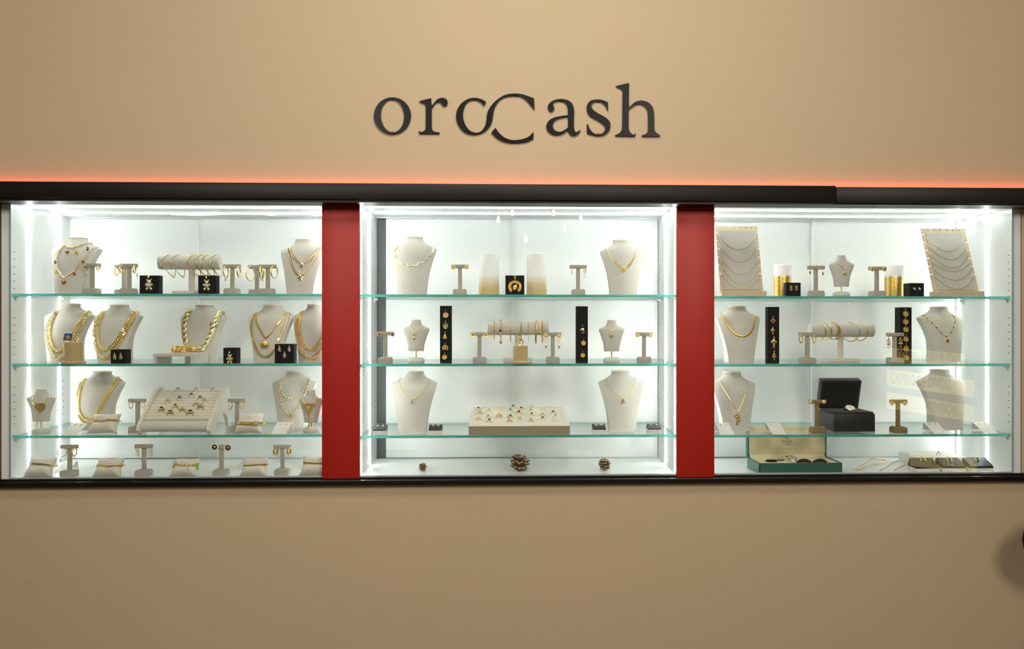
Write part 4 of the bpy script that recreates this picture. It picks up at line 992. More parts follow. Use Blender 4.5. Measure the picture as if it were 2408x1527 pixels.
for i in (8, 9, 10, 11):
    t = 2 * pi * i / 14; p = c0 + Vector((cos(t) * rr, .045 + sin(t) * rr * .8, hz)); n = Vector((cos(t), sin(t), 0)); q = MB(); q.ell(p + n * 2.4 * u, (3.4 * u, 2.4 * u, 4.2 * u), 9, 6)
    q.torus(p + n * 2.3 * u, 5 * u, .7 * u, Vector((-n.y, n.x, 0)), Z3, 18, 5); part(q, 'medallion', 'gold', wb)
bv = bust(1, 2, 463, .20, 718, 'linen bust with a very thick rope chain behind the bridge riser')
ob, P, u, Yd = necklace(bv, ZD([(545,250),(490,320),(462,420),(455,520),(462,610),(480,690),(525,760),(600,805),(680,795),(740,720),(785,640),(815,570),(850,480),(872,430),(920,330),(970,255)]), 'rope', 11.5, 'gold_pale', 'very thick twisted gold rope chain with a box clasp')
cl = MB(); p = onsurf(bv, *z1(ZD, 866, 445), .006); T = Matrix.Translation(p) @ Matrix.Rotation(.25, 4, 'Y'); cl.box((0, 0, 0), (16 * u, .008, 10 * u), .001, T=T); part(cl, 'clasp', 'gold_pale', ob)
bx, Y = bbox(1, 2, 525, 557, .03, 818.5, 'small black box with one bear pendant, right of the rope-chain bust', depth=.045)
pendant(540, 842, 28, Y, 'bear', 'gold bear pendant with crystal bail on the small black box', m='gold_pale', m2='rose')
bv = bust(1, 2, 626, .12, 718, 'linen bust with a round medallion chain, behind the three-bear box')
ob, P, u, Yd = necklace(bv, ZD([(1465,290),(1460,380),(1500,480),(1550,570),(1590,630),(1640,600),(1700,530),(1760,450),(1830,350),(1880,262)]), 'curb', 4.6, 'gold', 'inner gold chain carrying a round crystal-edged medallion')
plates(P, (.80,), 12 * u, 4.4 * u, 'gold_deep', ob)
pendant(*z1(ZD, 1583, 730), 24, 0, 'medal', None, m='gold_deep', m2='sparkle', parent=ob, c=onsurf(bv, *z1(ZD, 1583, 728), .003))
ob, P, u, Yd = necklace(bv, ZD([(1440,310),(1402,430),(1405,570),(1440,700),(1480,800),(1540,880),(1590,895),(1650,880),(1700,820),(1760,690),(1820,540),(1880,400),(1920,292)]), 'figaro', 5.2, 'gold', 'outer gold chain around the round medallion')
plates(P, (.22, .5, .76), 7 * u, 4.5 * u, 'gold_pale', ob)
bx, Y = bbox(1, 2, 646, 691, .03, 809.5, 'black box with three bear jewels, beside the medallion bust', depth=.045)
for x, y, s in ((657, 821, 'upper left'), (680, 821, 'upper right')): pendant(x, y, 15, Y, 'bear', '%s bear earring on the three-bear black box' % s, m='gold_pale', m2='pink_gem', name='stud_earring', grp='bear earrings')
pendant(669, 835, 16, Y, 'bear', 'lower bear brooch on the three-bear black box', m='gold_pale', m2='pink_gem', name='brooch', grp=None)
bv = bust(1, 2, 732, .12, 718, 'linen bust with two heavy chains, cut off by the red panel, middle shelf')
necklace(bv, ZD([(2100,290),(2048,400),(2034,520),(2054,680),(2105,820),(2170,890),(2240,912),(2310,880),(2380,790),(2450,680),(2520,520),(2600,300)]), 'byz', 7, 'gold', 'outer heavy gold chain on the middle-shelf bust cut off by the red panel')
necklace(bv, ZD([(2115,280),(2090,380),(2090,560),(2112,680),(2160,765),(2230,798),(2300,770),(2380,650),(2450,520),(2540,300)]), 'byz', 6.5, 'gold', 'inner heavy gold chain on the middle-shelf bust cut off by the red panel')

# --- lowest shelf
bm_ = minibust(1, 3, 97, .10, 914, 991, 66, 'small bust on a gold post wearing a gold heart, left end of lowest shelf', 'wood')
ob, P, u, Yd = necklace(bm_, ZE([(412,430),(402,470),(405,510),(440,545),(490,565),(540,530),(575,480),(620,438),(672,410)]), 'fine', 2.2, 'gold_pale', 'gold chain with a big heart and a long drop, on the leftmost small bust', hide=False)
pendant(*z1(ZE, 500, 572), 25, 0, 'heart', None, m='gold_deep', parent=ob, c=onsurf(bm_, *z1(ZE, 500, 568), .004))
cc = onsurf(bm_, *z1(ZE, 475, 640), .005); mb = chain([cc, cc - Vector((0, .004, .03)), cc + Vector((-.003, -.010, -.062)), cc + Vector((-.003, -.020, -.075))], 'cable', 3 * u); part(mb, 'dangling_chain', 'gold_pale', ob)
bv = bust(1, 3, 216, .20, 875, 'linen bust with two curb chains, behind the first cushion of the lowest shelf')
necklace(bv, ZE([(1058,225),(1000,310),(962,430),(960,560),(990,680),(1040,755),(1110,768),(1170,720),(1225,620),(1290,510),(1350,400),(1420,300),(1480,212)]), 'curb', 6, 'gold', 'outer gold curb chain on the lowest-shelf bust behind the cushion')
necklace(bv, ZE([(1052,235),(1012,340),(992,460),(987,560),(1010,650),(1060,708),(1115,712),(1160,690),(1200,620),(1250,535),(1310,420),(1380,310),(1440,212)]), 'curb', 6, 'gold', 'inner gold curb chain on the lowest-shelf bust behind the cushion')
card(1, 3, 163, .04, 'pale folded earring card between the small heart bust and a cushion', earr='small', lab2='gold studs on the card beside the heart bust')
pv = pillow(1, 3, 247, .08, 66, 48, 'cream cushion with a crystal-cluster gold bracelet, before the curb-chain bust')
ob, P, s = pbrace(pv, ZE([(1160,738),(1230,735),(1300,730),(1380,728),(1470,740)]), 'curb', 5, 'gold', 'gold curb bracelet with a crystal cluster on the lowest-shelf cushion')
g = MB(); [g.ell(P[int(len(P) * .42) + i] + Vector((0, -.003, .003 * sin(i * 2.3))), .0032, 6, 5) for i in range(-5, 6)]; part(g, 'cluster', 'sparkle', ob)
Y = tstand(1, 3, 323, .11, 938.5, 'left of the big ring ramp'); w_ = 'left of the big ring ramp'
hoop(308.5, 952.5, 10, 17, Y, 'small twisted gold hoop, left one on the stand ' + w_, twist=8); hoop(338, 952, 7, 17, Y, 'small twisted gold hoop, right one on the stand ' + w_, twist=8)
# ring ramp
sz = SHZ[(1, 3)]; xa = at(331, 1010, .05).x; xb = at(495, 1010, .05).x
e = empty('ring_ramp', ((xa + xb) / 2, .03, sz), 'large sloping suede ring display with rows of rolls, lowest shelf of the left case', 'ring display')
prof = [(.030, .006), (.024, .016), (.026, .030), (.045, .050), (.080, .076), (.115, .103), (.150, .130), (.185, .152), (.215, .163), (.240, .164), (.256, .155), (.260, .135), (.258, .0), (.245, .0), (.235, .03), (.215, .055), (.185, .066), (.150, .060), (.115, .040), (.085, .018), (.060, .004), (.045, .0)]
for x, t in ((xa, .013), (xb, .013)):
    mb = MB(); mb.prism(prof, Vector((x - t / 2, 0, sz)), Y3, Z3, (t, 0, 0)); part(mb, 'side_panel', 'suede', e)
mb = MB(); mb.cyl((xa, .055, sz + .026), (xb, .055, sz + .026), .0185, n=24); part(mb, 'front_roll', 'linen', e)
sl = [(.078, .056), (.228, .146)]
mb = MB(); mb.prism([(.06, .03), (.075, .046), (.235, .142), (.245, .15), (.245, .13), (.08, .02)], Vector((xa, 0, sz)), Y3, Z3, (xb - xa, 0, 0)); part(mb, 'bed', 'suede', e)
nr = 10; rolls = []
for i in range(nr):
    t = i / (nr - 1); y = sl[0][0] + (sl[1][0] - sl[0][0]) * t; z = sz + sl[0][1] + (sl[1][1] - sl[0][1]) * t
    mb = MB(); mb.cyl((xa + .006, y, z), (xb - .006, y, z), .0084, n=14); part(mb, 'ring_roll', 'suede', e); rolls.append((y, z))
RR = [(300,390,'sky_gem','pale blue cluster ring in the top row of the ring ramp',0,.7), (525,375,'pink_gem','pink stone ring in the top row of the ring ramp, middle',0,.7), (740,385,'pink_gem','pink stone ring at the right end of the top row of the ring ramp',0,.7),
      (465,450,'blue_gem','tall pale gold ring with dark blue stone, second row of the ring ramp',0,.9), (318,490,'blue_gem','ring with slanting blue stone, third row of the ring ramp, left',0,.7), (572,490,'blue_gem','ring with slanting blue stone, third row of the ring ramp, right',0,.7),
      (170,530,'pink_gem','pale pink flower ring near the left edge of the ring ramp',0,.7), (637,530,'silver','clear crystal ring near the right edge of the ring ramp',0,.7), (265,578,'dark_gem','plain gold signet ring with dark inset, left half of the ring ramp',.55,0), (528,572,'gold','slim gold signet ring, right half of the ring ramp',.55,0),
      (95,615,'dark_gem','large round medallion ring at the left edge of the ring ramp',1.05,.9), (355,615,'sparkle','bold octagonal gold signet ring in the middle of the ring ramp',.95,.6), (575,610,'sparkle','large round ring with pale face near the right edge of the ring ramp',1.05,.9),
      (200,662,'dark_gem','lower left round medallion ring on the ring ramp',1.05,.9), (448,660,'dark_gem','lower right round medallion ring on the ring ramp',1.05,.9)]
for x, y, sm, lb, hd, sz_ in RR:
    px, py = z1(ZG, x, y + 12); best = min(rolls, key=lambda r_: abs(at(px, py, r_[0]).z - (r_[1] + .008))); Yr, zr = best
    p = at(px, py, Yr); u = mpp(px, Yr)
    ring(Vector((p.x, Yr + .008, zr + (.012 if not hd else .010))), .0102 if not hd else .0126, lb, stone=1, smat=sm, m='gold_pale' if not hd else 'gold', head=hd or None, ssz=.62 if not hd else (.45 if hd < .7 else .62), tilt=.0, grp='rings on the ring ramp')
Y = tstand(1, 3, 557, .11, 938.5, 'right of the big ring ramp'); w_ = 'right of the big ring ramp'
hoop(543, 953, 9, 20, Y, 'twisted gold hoop with tag, left one on the stand ' + w_, twist=9, tagp=(541.5, 969)); hoop(571.7, 953.5, 11, 21, Y, 'twisted gold hoop, right one on the stand ' + w_, twist=9)
pv = pillow(1, 3, 587, .06, 62, 50, 'cream cushion with a chunky curb bracelet, right of the ring ramp')
ob, P, s = pbrace(pv, ZG([(1040,770),(1120,775),(1200,775),(1280,775),(1360,770)]), 'curb', 8.5, 'gold', 'chunky gold curb bracelet with a square crystal clasp, right of the ring ramp')
g = MB(); p = P[int(len(P) * .68)]; g.box(p - Vector((0, .004, 0)), (10 * u, .004, 10 * u), .001); part(g, 'clasp', 'sparkle', ob)
c = base(1, 3, 631, .05); mb = MB(); mb.torus(c + Vector((0, .008, .0022)), .014, .0016, X3, Y3, 24, 6); thing(mb, 'bangle', 'gold', c, 'thin gold ring lying flat on the lowest shelf before the pearl rosary bust', 'bangle')
card(1, 3, 655, .035, 'pale folded earring card in front of the beaded rosary bust', earr='square', lab2='square gold studs on the card by the rosary bust', em='gold_pale')
bv = bust(1, 3, 682, .22, 874, 'linen bust wearing gold and silver ball chains, beside the red panel')
def beads(bv, pix, r, label, mats=('gold', 'silver'), k=3.0, hide=True):
    B_, Yd = bv; u = mpp(pix[0][0], Yd); P = drape(B_, pix, Yd, r * u * .9); Q = resample(P, r * u * k)
    wire = MB(); wire.tube(P, .35 * u, 5); ob = thing(wire, 'necklace', mats[0], P[len(P) // 2], label, 'necklace', 'necklaces on busts')
    for j, mt in enumerate(mats):
        g = MB(); [g.ell(Q[i], r * u, 9, 6) for i in range(len(Q)) if i % len(mats) == j]; part(g, 'beads', mt, ob)['kind'] = 'stuff'
    return ob, P, u
ob, P, u = beads(bv, ZG([(1590,225),(1572,290),(1562,350),(1570,400),(1585,465),(1597,505),(1608,545),(1625,583),(1660,640),(1695,672),(1740,650),(1765,605),(1795,565),(1830,500),(1860,430),(1890,360),(1925,280),(1945,200)]), 2.5, 'longer gold and silver ball chain with a round medal, on the rosary bust')
c = onsurf(bv, *z1(ZG, 1695, 668), .004); mb = MB(); mb.cyl(c, c - Vector((0, .0015, 0)), 4 * u, n=20); part(mb, 'medal', 'gold_deep', ob)
mb = chain(drape(bv[0], ZG([(1720,690),(1728,740),(1715,815)]), bv[1], .002), 'cable', 2.6 * u); part(mb, 'drop_chain', 'gold', ob)
beads(bv, ZG([(1605,230),(1582,290),(1585,350),(1602,392),(1622,427),(1660,450),(1700,463),(1742,453),(1782,437),(1820,408),(1845,373),(1880,335),(1915,295),(1935,215)]), 2.5, 'shorter gold and silver ball chain, on the rosary bust')
bm_ = minibust(1, 3, 733, .08, 917, 994, 58, 'small bust on a gold post with a filigree necklace, beside the red panel')
ob, P, u, Yd = necklace(bm_, ZG([(1845,440),(1865,500),(1900,550),(1930,580),(1965,550),(2010,500),(2060,440)]), 'fine', 2.2, 'gold', 'gold filigree necklace with three plaques, on the small bust by the red panel', hide=False)
for x, y in ((1888,545),(1965,545),(1926,610)):
    c = onsurf(bm_, *z1(ZG, x, y), .003); g = MB(); plate_poly(g, heart_poly(15 * u), c); [g.ell(c + Vector((cos(i * 1.26) * 4 * u, -.0015, sin(i * 1.26) * 4 * u)), 1.4 * u, 6, 4) for i in range(5)]; part(g, 'plaque', 'gold_deep', ob)
c = onsurf(bm_, *z1(ZG, 1930, 660), .004); part(chain([c, c - Vector((0, .003, .04)), c - Vector((.004, .012, .07))], 'cable', 2.8 * u), 'dangling_chain', 'gold', ob)

# --- case floor
pv = pillow(1, 4, 96, .035, 64, 46, 'cream cushion with a square-link bracelet, at the left end of the case floor')
pbrace(pv, ZE([(392,1262),(450,1268),(530,1275),(600,1288),(668,1300)]), 'block', 5, 'gold_pale', 'square-link gold bracelet on the leftmost floor cushion')
card(1, 4, 140, .12, 'pale folded card behind the first floor earring stand', w_=30)
Y = tstand(1, 4, 163, .05, 1047, 'nearest the left end of the case floor'); w_ = 'nearest the side wall, case floor'
hoop(147, 1064, 21, 22, Y, 'wide gold hoop with tag, left one on the stand ' + w_, r=.9, tagp=(142, 1083)); hoop(176.5, 1063, 12, 21, Y, 'twisting gold hoop, right one on the stand ' + w_, twist=3, r=1.2)
pv = pillow(1, 4, 257, .035, 64, 45, 'cream cushion with a fine gold curb bracelet, second on the case floor')
pbrace(pv, ZE([(1198,1295),(1260,1298),(1320,1308),(1400,1303),(1512,1293)]), 'curb', 5, 'gold', 'fine gold curb bracelet on the second floor cushion')
Y = tstand(1, 4, 338, .05, 1046, 'holding the two figure-eight earrings'); 
for x, s in ((323, 'left'), (354, 'right')):
    u = mpp(x, Y); c = at(x, 1063, Y - .003); mb = MB()
    for d_ in (-1, 1): mb.torus(c + Vector((0, 0, d_ * 5 * u)), 3.6 * u, .9 * u, X3, Z3, 18, 5, Rb=5.4 * u)
    thing(mb, 'drop_earring', 'gold', c - Vector((0, 0, 10 * u)), '%s gold figure-eight earring on the floor stand' % s, 'earring', 'figure-eight earrings')
pv = pillow(1, 4, 436, .035, 60, 43, 'cream cushion with a colourful charm bracelet, middle of the case floor')
ob, P, s = pbrace(pv, ZG([(240,1270),(300,1275),(370,1290),(430,1298),(500,1290),(560,1270)]), 'cable', 6, 'gold', 'gold charm bracelet with red, gold and lime charms on the floor cushion')
for f, mt in ((.12, 'red_gem'), (.62, 'gold_pale'), (.95, 'lime')):
    g = MB(); p = P[int(f * (len(P) - 1))]; g.ell(p + Vector((.002, -.006, -.013)), (.004, .003, .009), 8, 6); g.torus(p - Vector((0, .003, .003)), .002, .0006, X3, Z3, 8, 4); part(g, 'charm', mt, ob)
card(1, 4, 407, .16, 'pale folded card half hidden behind the charm bracelet cushion', w_=30)
Y = tstand(1, 4, 520, .05, 1048, 'holding two large round black and white studs')
for x, y, s in ((505, 1051.5, 'left'), (536.5, 1053, 'right')):
    u = mpp(x, Y); c = at(x, y, Y - .004); mb = MB(); mb.cyl(c, c - Vector((0, .003, 0)), 9 * u, n=28, bev=.0008)
    ob = thing(mb, 'stud_earring', 'pearl', c - Vector((0, 0, 9 * u)), '%s large round stud with black ring and gold centre, on the case floor' % s, 'earring', 'round black and white studs')
    g = MB(); g.torus(c - Vector((0, .003, 0)), 4.6 * u, 1.5 * u, X3, Z3, 24, 6, flat=.6); part(g, 'black_ring', 'black', ob)
    g = MB(); g.ell(c - Vector((0, .003, 0)), (3 * u, 1.6 * u, 3 * u), 10, 6); part(g, 'centre', 'gold', ob)
pv = pillow(1, 4, 599, .035, 60, 43, 'cream cushion with a rectangular-link bracelet, right of the round studs')
pbrace(pv, ZG([(1125,1300),(1190,1298),(1260,1292),(1330,1285),(1405,1280)]), 'block', 4.6, 'gold', 'rectangular-link gold bracelet on the cushion right of the round studs')
card(1, 4, 571, .16, 'pale folded card half hidden behind the rectangular-link cushion', w_=30)
Y = tstand(1, 4, 664, .05, 1047.5, 'holding two broad gold hoops near the red panel'); w_ = 'near the red panel, case floor'
hoop(649, 1062, 10, 18, Y, 'broad gold hoop with tag, left one on the stand ' + w_, r=1.2, flat=2.6, tagp=(649, 1074)); hoop(680.7, 1061.5, 9, 18, Y, 'broad gold hoop, right one on the stand ' + w_, r=1.2, flat=2.6)
pv = pillow(1, 4, 741, .035, 66, 46, 'cream cushion partly hidden by the red panel, case floor')
pbrace(pv, ZG([(1870,1255),(1920,1262),(1980,1265),(2040,1268),(2150,1270)]), 'block', 4.6, 'gold', 'gold link bracelet on the cushion partly hidden by the red panel')
card(1, 4, 713, .17, 'pale folded card beside the cushion partly hidden by the red panel', w_=28)

# ============================================================ MIDDLE CASE
ZH = zo(840, 470, 6.337); ZI = zo(1200, 470, 6.02); ZJ = zo(840, 690, 6.337); ZK = zo(1200, 690, 6.02); ZL = zo(840, 850, 5.266); ZM = zo(1200, 850, 5.265)
bv = bust(2, 1, 966.5, .10, 558, 'linen bust with a wavy gold collar, beside the dark slit of the middle case')
ob, P, u, Yd = necklace(bv, ZH([(620,700),(578,740),(555,785),(572,830),(568,880),(600,905),(630,925),(660,945),(690,965),(730,958),(760,985),(795,990),(825,965),(850,990),(880,985),(910,945),(945,948),(980,935),(1010,897),(1045,895),(1065,845),(1100,835),(1110,785),(1130,750),(1125,712)]), 'flat', 2.5, 'gold_pale', 'wavy gold and silver collar on the left top bust of the middle case')
Y = tstand(2, 1, 1081.5, .12, 622.5, 'with two oval cameos, left of the candles')
for x, s in ((1066, 'left'), (1097.5, 'right')): stud(x, 628.5, Y, 5.5, '%s oval pink cameo stud in gold setting' % s, 'flower', 'gold', 'cameo', grp='oval cameo studs')
def candle(ci, k, px, Y, w_, top, style, label, wick=False):
    b = base(ci, k, px, Y); u = mpp(px, Y); h = zat(px, top, Y) - b.z; r = w_ / 2 * u
    mb = MB(); mb.lathe([(r * .97, 0), (r, .001), (r, h - .004), (r * .97, h - .0012), (r * .90, h), (r * .8, h - .003), (r * .05, h - .004)], b, 40)
    ob = thing(mb, 'pillar_candle', candle_mat('candle_wax', style, h), b, label, 'candle', 'pillar candles')
    q = MB(); q.tube([b + Vector((0, 0, h - .004)), b + Vector((.001, 0, h + .004)), b + Vector((.002, 0, h + .008))], .0007, 5); part(q, 'wick', 'suede', ob)
candle(2, 1, 1150, .17, 48, 597, 'spray', 'white pillar candle dusted with gold at its foot, left of the horseshoe box')
candle(2, 1, 1262, .17, 47.5, 596.5, 'spray', 'white pillar candle dusted with gold at its foot, right of the horseshoe box')
bx, Y = bbox(2, 1, 1188.5, 1233, .06, 648, 'black box with a gold horseshoe pendant between the two candles', depth=.05)
pendant(1211, 671, 40, Y, 'horseshoe', 'gold horseshoe pendant with a horse head on the black box')
Y = tstand(2, 1, 1359.5, .12, 623.5, 'with fine hoops, right of the candles'); w_ = 'right of the candles'
hoop(1344.5, 640, 2.6, 13, Y, 'fine gold hoop seen edge-on, left one on the stand ' + w_, r=.7); hoop(1375, 637.5, 6.5, 12, Y, 'fine gold hoop with tag, right one on the stand ' + w_, r=.9, tagp=(1374, 649))
bv = bust(2, 1, 1468.5, .10, 566, 'linen bust with a gold fringe necklace, right end of the middle case')
ob, P, u, Yd = necklace(bv, ZI([(1362,705),(1400,775),(1450,845),(1520,905),(1600,962),(1670,915),(1730,845),(1765,780),(1780,700)]), 'fine', 2, 'gold', 'gold fringe necklace with a flower pendant on the right top bust of the middle case')
fr = MB(); Q = resample(P, 3.4 * u)
for i, p in enumerate(Q):
    if .07 < i / len(Q) < .95 and abs(i / len(Q) - .5) > .05: fr.tube([p, p + Vector((0, -.001, -5 * u)), p + Vector((.0005, -.001, -8 * u))], [.5 * u, .9 * u, .6 * u], 5)
fo = part(fr, 'fringe', 'gold_pale', ob); 
pendant(*z1(ZI, 1605, 995), 12, 0, 'flower', None, m='gold_deep', parent=ob, c=onsurf(bv, *z1(ZI, 1605, 995), .003))

Y = tstand(2, 2, 906, .06, 780.5, 'against the dark slit, with two dark flower studs')
for x, s in ((892, 'left'), (923, 'right')): stud(x, 787, Y, 5, '%s dark-stone flower stud on the stand by the dark slit' % s, 'flower', 'rose', 'dark_gem')
bm_ = minibust(2, 2, 978.5, .11, 752, 826, 62, 'small bust on a gold post with a teardrop pendant, middle case')
ob, P, u, Yd = necklace(bm_, ZJ([(775,468),(800,520),(830,565),(850,590),(880,570),(930,525),(988,470)]), 'fine', 1.3, 'gold', 'fine gold chain with a teardrop, on the left small bust of the middle case', hide=False)
pendant(*z1(ZJ, 850, 640), 17, 0, 'drop', None, m='gold', parent=ob, c=onsurf(bm_, *z1(ZJ, 850, 642), .003))
bx, Y = bbox(2, 2, 1034.5, 1061.5, .10, 719.5, 'tall black box with five gold pendants, left part of the middle case', depth=.035)
for x, y, kd, lb, h in ((1318,310,'coin','round gold pendant at the top of the five-pendant box',18), (1317,470,'oval','oval openwork pendant, second on the five-pendant box',18), (1307,628,'figure','gold Madonna-shaped pendant in the middle of the five-pendant box',17), (1311,805,'horseshoe','gold horseshoe pendant, fourth on the five-pendant box',18), (1301,938,'coin','small gold medal at the bottom of the five-pendant box',16)):
    pendant(*z1(ZJ, x, y), h, Y, kd, lb)
Y = tstand(2, 2, 1127.5, .07, 781.5, 'with rose studs, left of the middle bracelet bar')
for x, s in ((1112, 'left'), (1142.7, 'right')): stud(x, 788, Y, 6, '%s gold rose stud with dark pink heart' % s, 'rose', 'gold', 'ruby')
bar = displaybar(2, 2, 1148, 1289, 773, 15.5, 1217.5, .17, 'padded linen bracelet bar with seven fine bracelets, middle case', 68)
for x, dr, w2, st, mt, lb, gm in ((1162,800,3,'cable','gold','fine gold bracelet with a small flower, left end of the middle bar',('dark_gem',(.72,))), (1177,806,8,'byz','gold_pale','gold bracelet with red oval stones on the middle bar',('ruby',(.70,.86))), (1200,803,3.6,'curb','gold','slim gold leaf-link bracelet, third on the middle bar',None),
        (1225,800,4.5,'block','gold_deep','square-link gold bracelet behind the ring pedestal',None), (1242.5,804,2,'cable','gold','very fine gold chain bracelet on the middle bar',None), (1259.5,806,7,'curb','gold','chunky gold link bracelet, second from the right on the middle bar',None), (1275,804,6,'block','gold_deep','solid gold plate bracelet at the right end of the middle bar',None)):
    braclet(bar, x, dr, w2, st, mt, lb, skew=(0, 0.5), gems=gm)
c, u = cushion_cyl(2, 2, 1224.5, .045, 33, 813, 48, 'small straw-coloured ring pedestal before the middle bracelet bar', 'straw')
ring(c + Vector((-.004, 0, 8.5 * u)), 8 * u, 'chunky openwork gold ring on the straw-coloured pedestal', m='gold', full=True, head=.7, stone=1, smat='gold_deep', band=.22, ssz=.4)
Y = tstand(2, 2, 1300, .07, 782, 'with long bow earrings, right of the middle bracelet bar')
for x, s in ((1284, 'left'), (1314.6, 'right')):
    ob = stud(x, 789, Y, 5.5, '%s long gold earring with pearl, bow and drop' % s, 'flower', 'gold_deep', 'pearl', name='drop_earring', grp='long bow earrings')
    u = mpp(x, Y); c = at(x, 799, Y - .003); g = MB()
    for d_ in (-1, 1): g.torus(c + Vector((d_ * 3 * u, 0, .5 * u)), 2.2 * u, .7 * u, X3, Z3, 10, 5); g.tube([c, c + Vector((d_ * 4 * u, 0, -3.5 * u))], .7 * u, 5)
    part(g, 'bow', 'gold', ob); g = MB(); g.tube([c - Vector((0, 0, 2 * u)), c - Vector((0, 0, 9 * u))], .5 * u, 5); g.ell(c - Vector((0, 0, 15 * u)), (2.2 * u, 1.8 * u, 6 * u), 8, 7); part(g, 'drop', 'gold_pale', ob)
bx, Y = bbox(2, 2, 1355, 1382.5, .10, 720.5, 'tall black box with three gold pendants, right part of the middle case', depth=.035)
for x, y, kd, lb, h in ((1023,513,'elephant','gold elephant pendant on the three-pendant box',20), (1036,692,'coin','round gold medal in the middle of the three-pendant box',15.5), (1027,865,'coin','round gold medal at the bottom of the three-pendant box',15)):
    pendant(*z1(ZK, x, y), h, Y, kd, lb, m='gold_pale' if kd == 'elephant' else 'gold_deep')
bm_ = minibust(2, 2, 1438.5, .10, 753, 827, 61, 'small bust on a gold post with a star pendant, middle case')
ob, P, u, Yd = necklace(bm_, ZK([(1355,435),(1385,485),(1415,530),(1428,545),(1445,530),(1480,490),(1515,450)]), 'fine', 1.3, 'gold', 'fine gold chain with a star, on the right small bust of the middle case', hide=False)
pendant(*z1(ZK, 1430, 590), 11, 0, 'star', None, m='gold', parent=ob, c=onsurf(bm_, *z1(ZK, 1430, 592), .003))
Y = tstand(2, 2, 1515, .07, 782, 'at the right end of the middle case, with flower studs')
for x, s in ((1500, 'left'), (1530, 'right')): stud(x, 789, Y, 4.8, '%s gold flower stud at the right end of the middle case' % s, 'flower', 'gold', None)

bv = bust(2, 3, 968.5, .12, 874, 'linen bust with a loop-pendant necklace, lowest shelf of the middle case')
ob, P, u, Yd = necklace(bv, ZL([(540,215),(524,260),(545,330),(598,408),(676,468),(720,450),(790,392),(850,312),(888,245),(898,215)]), 'fine', 2, 'gold', 'gold necklace ending in a silver loop, lowest-left bust of the middle case')
pendant(*z1(ZL, 678, 505), 12, 0, 'loop', None, m='silver', parent=ob, c=onsurf(bv, *z1(ZL, 678, 503), .003))
bv = bust(2, 3, 1465.5, .15, 873, 'linen bust with a letter M pendant, lowest shelf of the middle case')
ob, P, u, Yd = necklace(bv, ZM([(1197,215),(1215,270),(1260,340),(1320,400),(1388,440),(1450,410),(1500,350),(1535,280),(1546,220)]), 'fine', 1.9, 'gold', 'gold chain with a letter M, lowest-right bust of the middle case')
pendant(*z1(ZM, 1390, 492), 13, 0, 'em', None, m='gold', parent=ob, c=onsurf(bv, *z1(ZM, 1390, 492), .0055))
for x, kd, mt, lb, lb2 in ((892, 'ball', 'pearl', 'by the side wall under the flower studs', 'pearl studs on the wedge box by the left wall'), (1023, 'ball', 'pearl', 'between the loop-pendant bust and the ring tray', 'pearl and gold studs left of the ring tray'),
        (1410, 'bow', 'gold_pale', 'between the ring tray and the M-pendant bust', 'bow studs right of the ring tray'), (1540, 'leafy', 'gold_pale', 'at the right end of the middle case', 'sparkling leaf studs at the right end of the middle case')):
    fn = wedge(2, 3, x, .045, 'black and white wedge earring box ' + lb, w_=32)
    for sx, s in ((-.2, 'left'), (.2, 'right')):
        c = fn(sx, .62); q = MB(); r = .0036
        if kd == 'ball': q.ell(c + Vector((0, 0, r * .6)), r)
        elif kd == 'bow':
            for d_ in (-1, 1): q.torus(c + Vector((d_ * .0035, 0, .001)), .003, .0009, X3, Vector((0, .6, .8)), 12, 5)
            q.ell(c + Vector((0, -.004, 0)), .003, 7, 5)
        else:
            for i in range(3): q.ell(c + Vector((cos(i * 2.1 + 1) * .0025, sin(i * 2.1 + 1) * .003, .001)), .002, 6, 4)
            q.tube([c, c + Vector((.001, -.006, -.001))], .0008, 5)
        thing(q, 'stud_earring', mt, c, '%s of the two %s' % (s, lb2), 'earring', 'studs on wedge boxes')
# ring tray
sz = SHZ[(2, 3)]; f0 = at(1102, 1022, .025); f1 = at(1340, 1022, .025); y0, y1 = .025, .34; zf_ = zat(1220, 1003, .025); zb_ = zat(1220, 957, .34) 
e = empty('ring_tray', ((f0.x + f1.x) / 2, y0, sz), 'wide beige ring tray with cream rolls and many rings, middle case', 'ring tray')
hw_ = .012; X0, X1 = f0.x, f1.x
mb = MB()
def slab(mb, xa, xb, ya, yb, z_lo, dz):   # piece of the tray rim following its slope
    za = zf_ + (zb_ - zf_) * (ya - y0) / (y1 - y0) + dz; zb2 = zf_ + (zb_ - zf_) * (yb - y0) / (y1 - y0) + dz
    v = [(xa, ya, z_lo(ya)), (xb, ya, z_lo(ya)), (xb, yb, z_lo(yb)), (xa, yb, z_lo(yb)), (xa, ya, za), (xb, ya, za), (xb, yb, zb2), (xa, yb, zb2)]
    mb.add(v, [(0, 3, 2, 1), (4, 5, 6, 7), (0, 1, 5, 4), (1, 2, 6, 5), (2, 3, 7, 6), (3, 0, 4, 7)])
lo = lambda y: sz + .0003
slab(mb, X0, X1, y0, y0 + .004, lo, 0); part(mb, 'front_wall', 'tray_linen', e)
mb = MB(); slab(mb, X0, X0 + hw_, y0 + .004, y1, lo, 0); slab(mb, X1 - hw_, X1, y0 + .004, y1, lo, 0); slab(mb, X0 + hw_, X1 - hw_, y1 - .012, y1, lo, 0); slab(mb, X0 + hw_, X1 - hw_, y0 + .004, y0 + .016, lo, 0); part(mb, 'rim', 'suede', e)
mb = MB(); slab(mb, X0 + hw_, X1 - hw_, y0 + .016, y1 - .012, lo, -.013); part(mb, 'bed', 'suede', e)
rolls = []
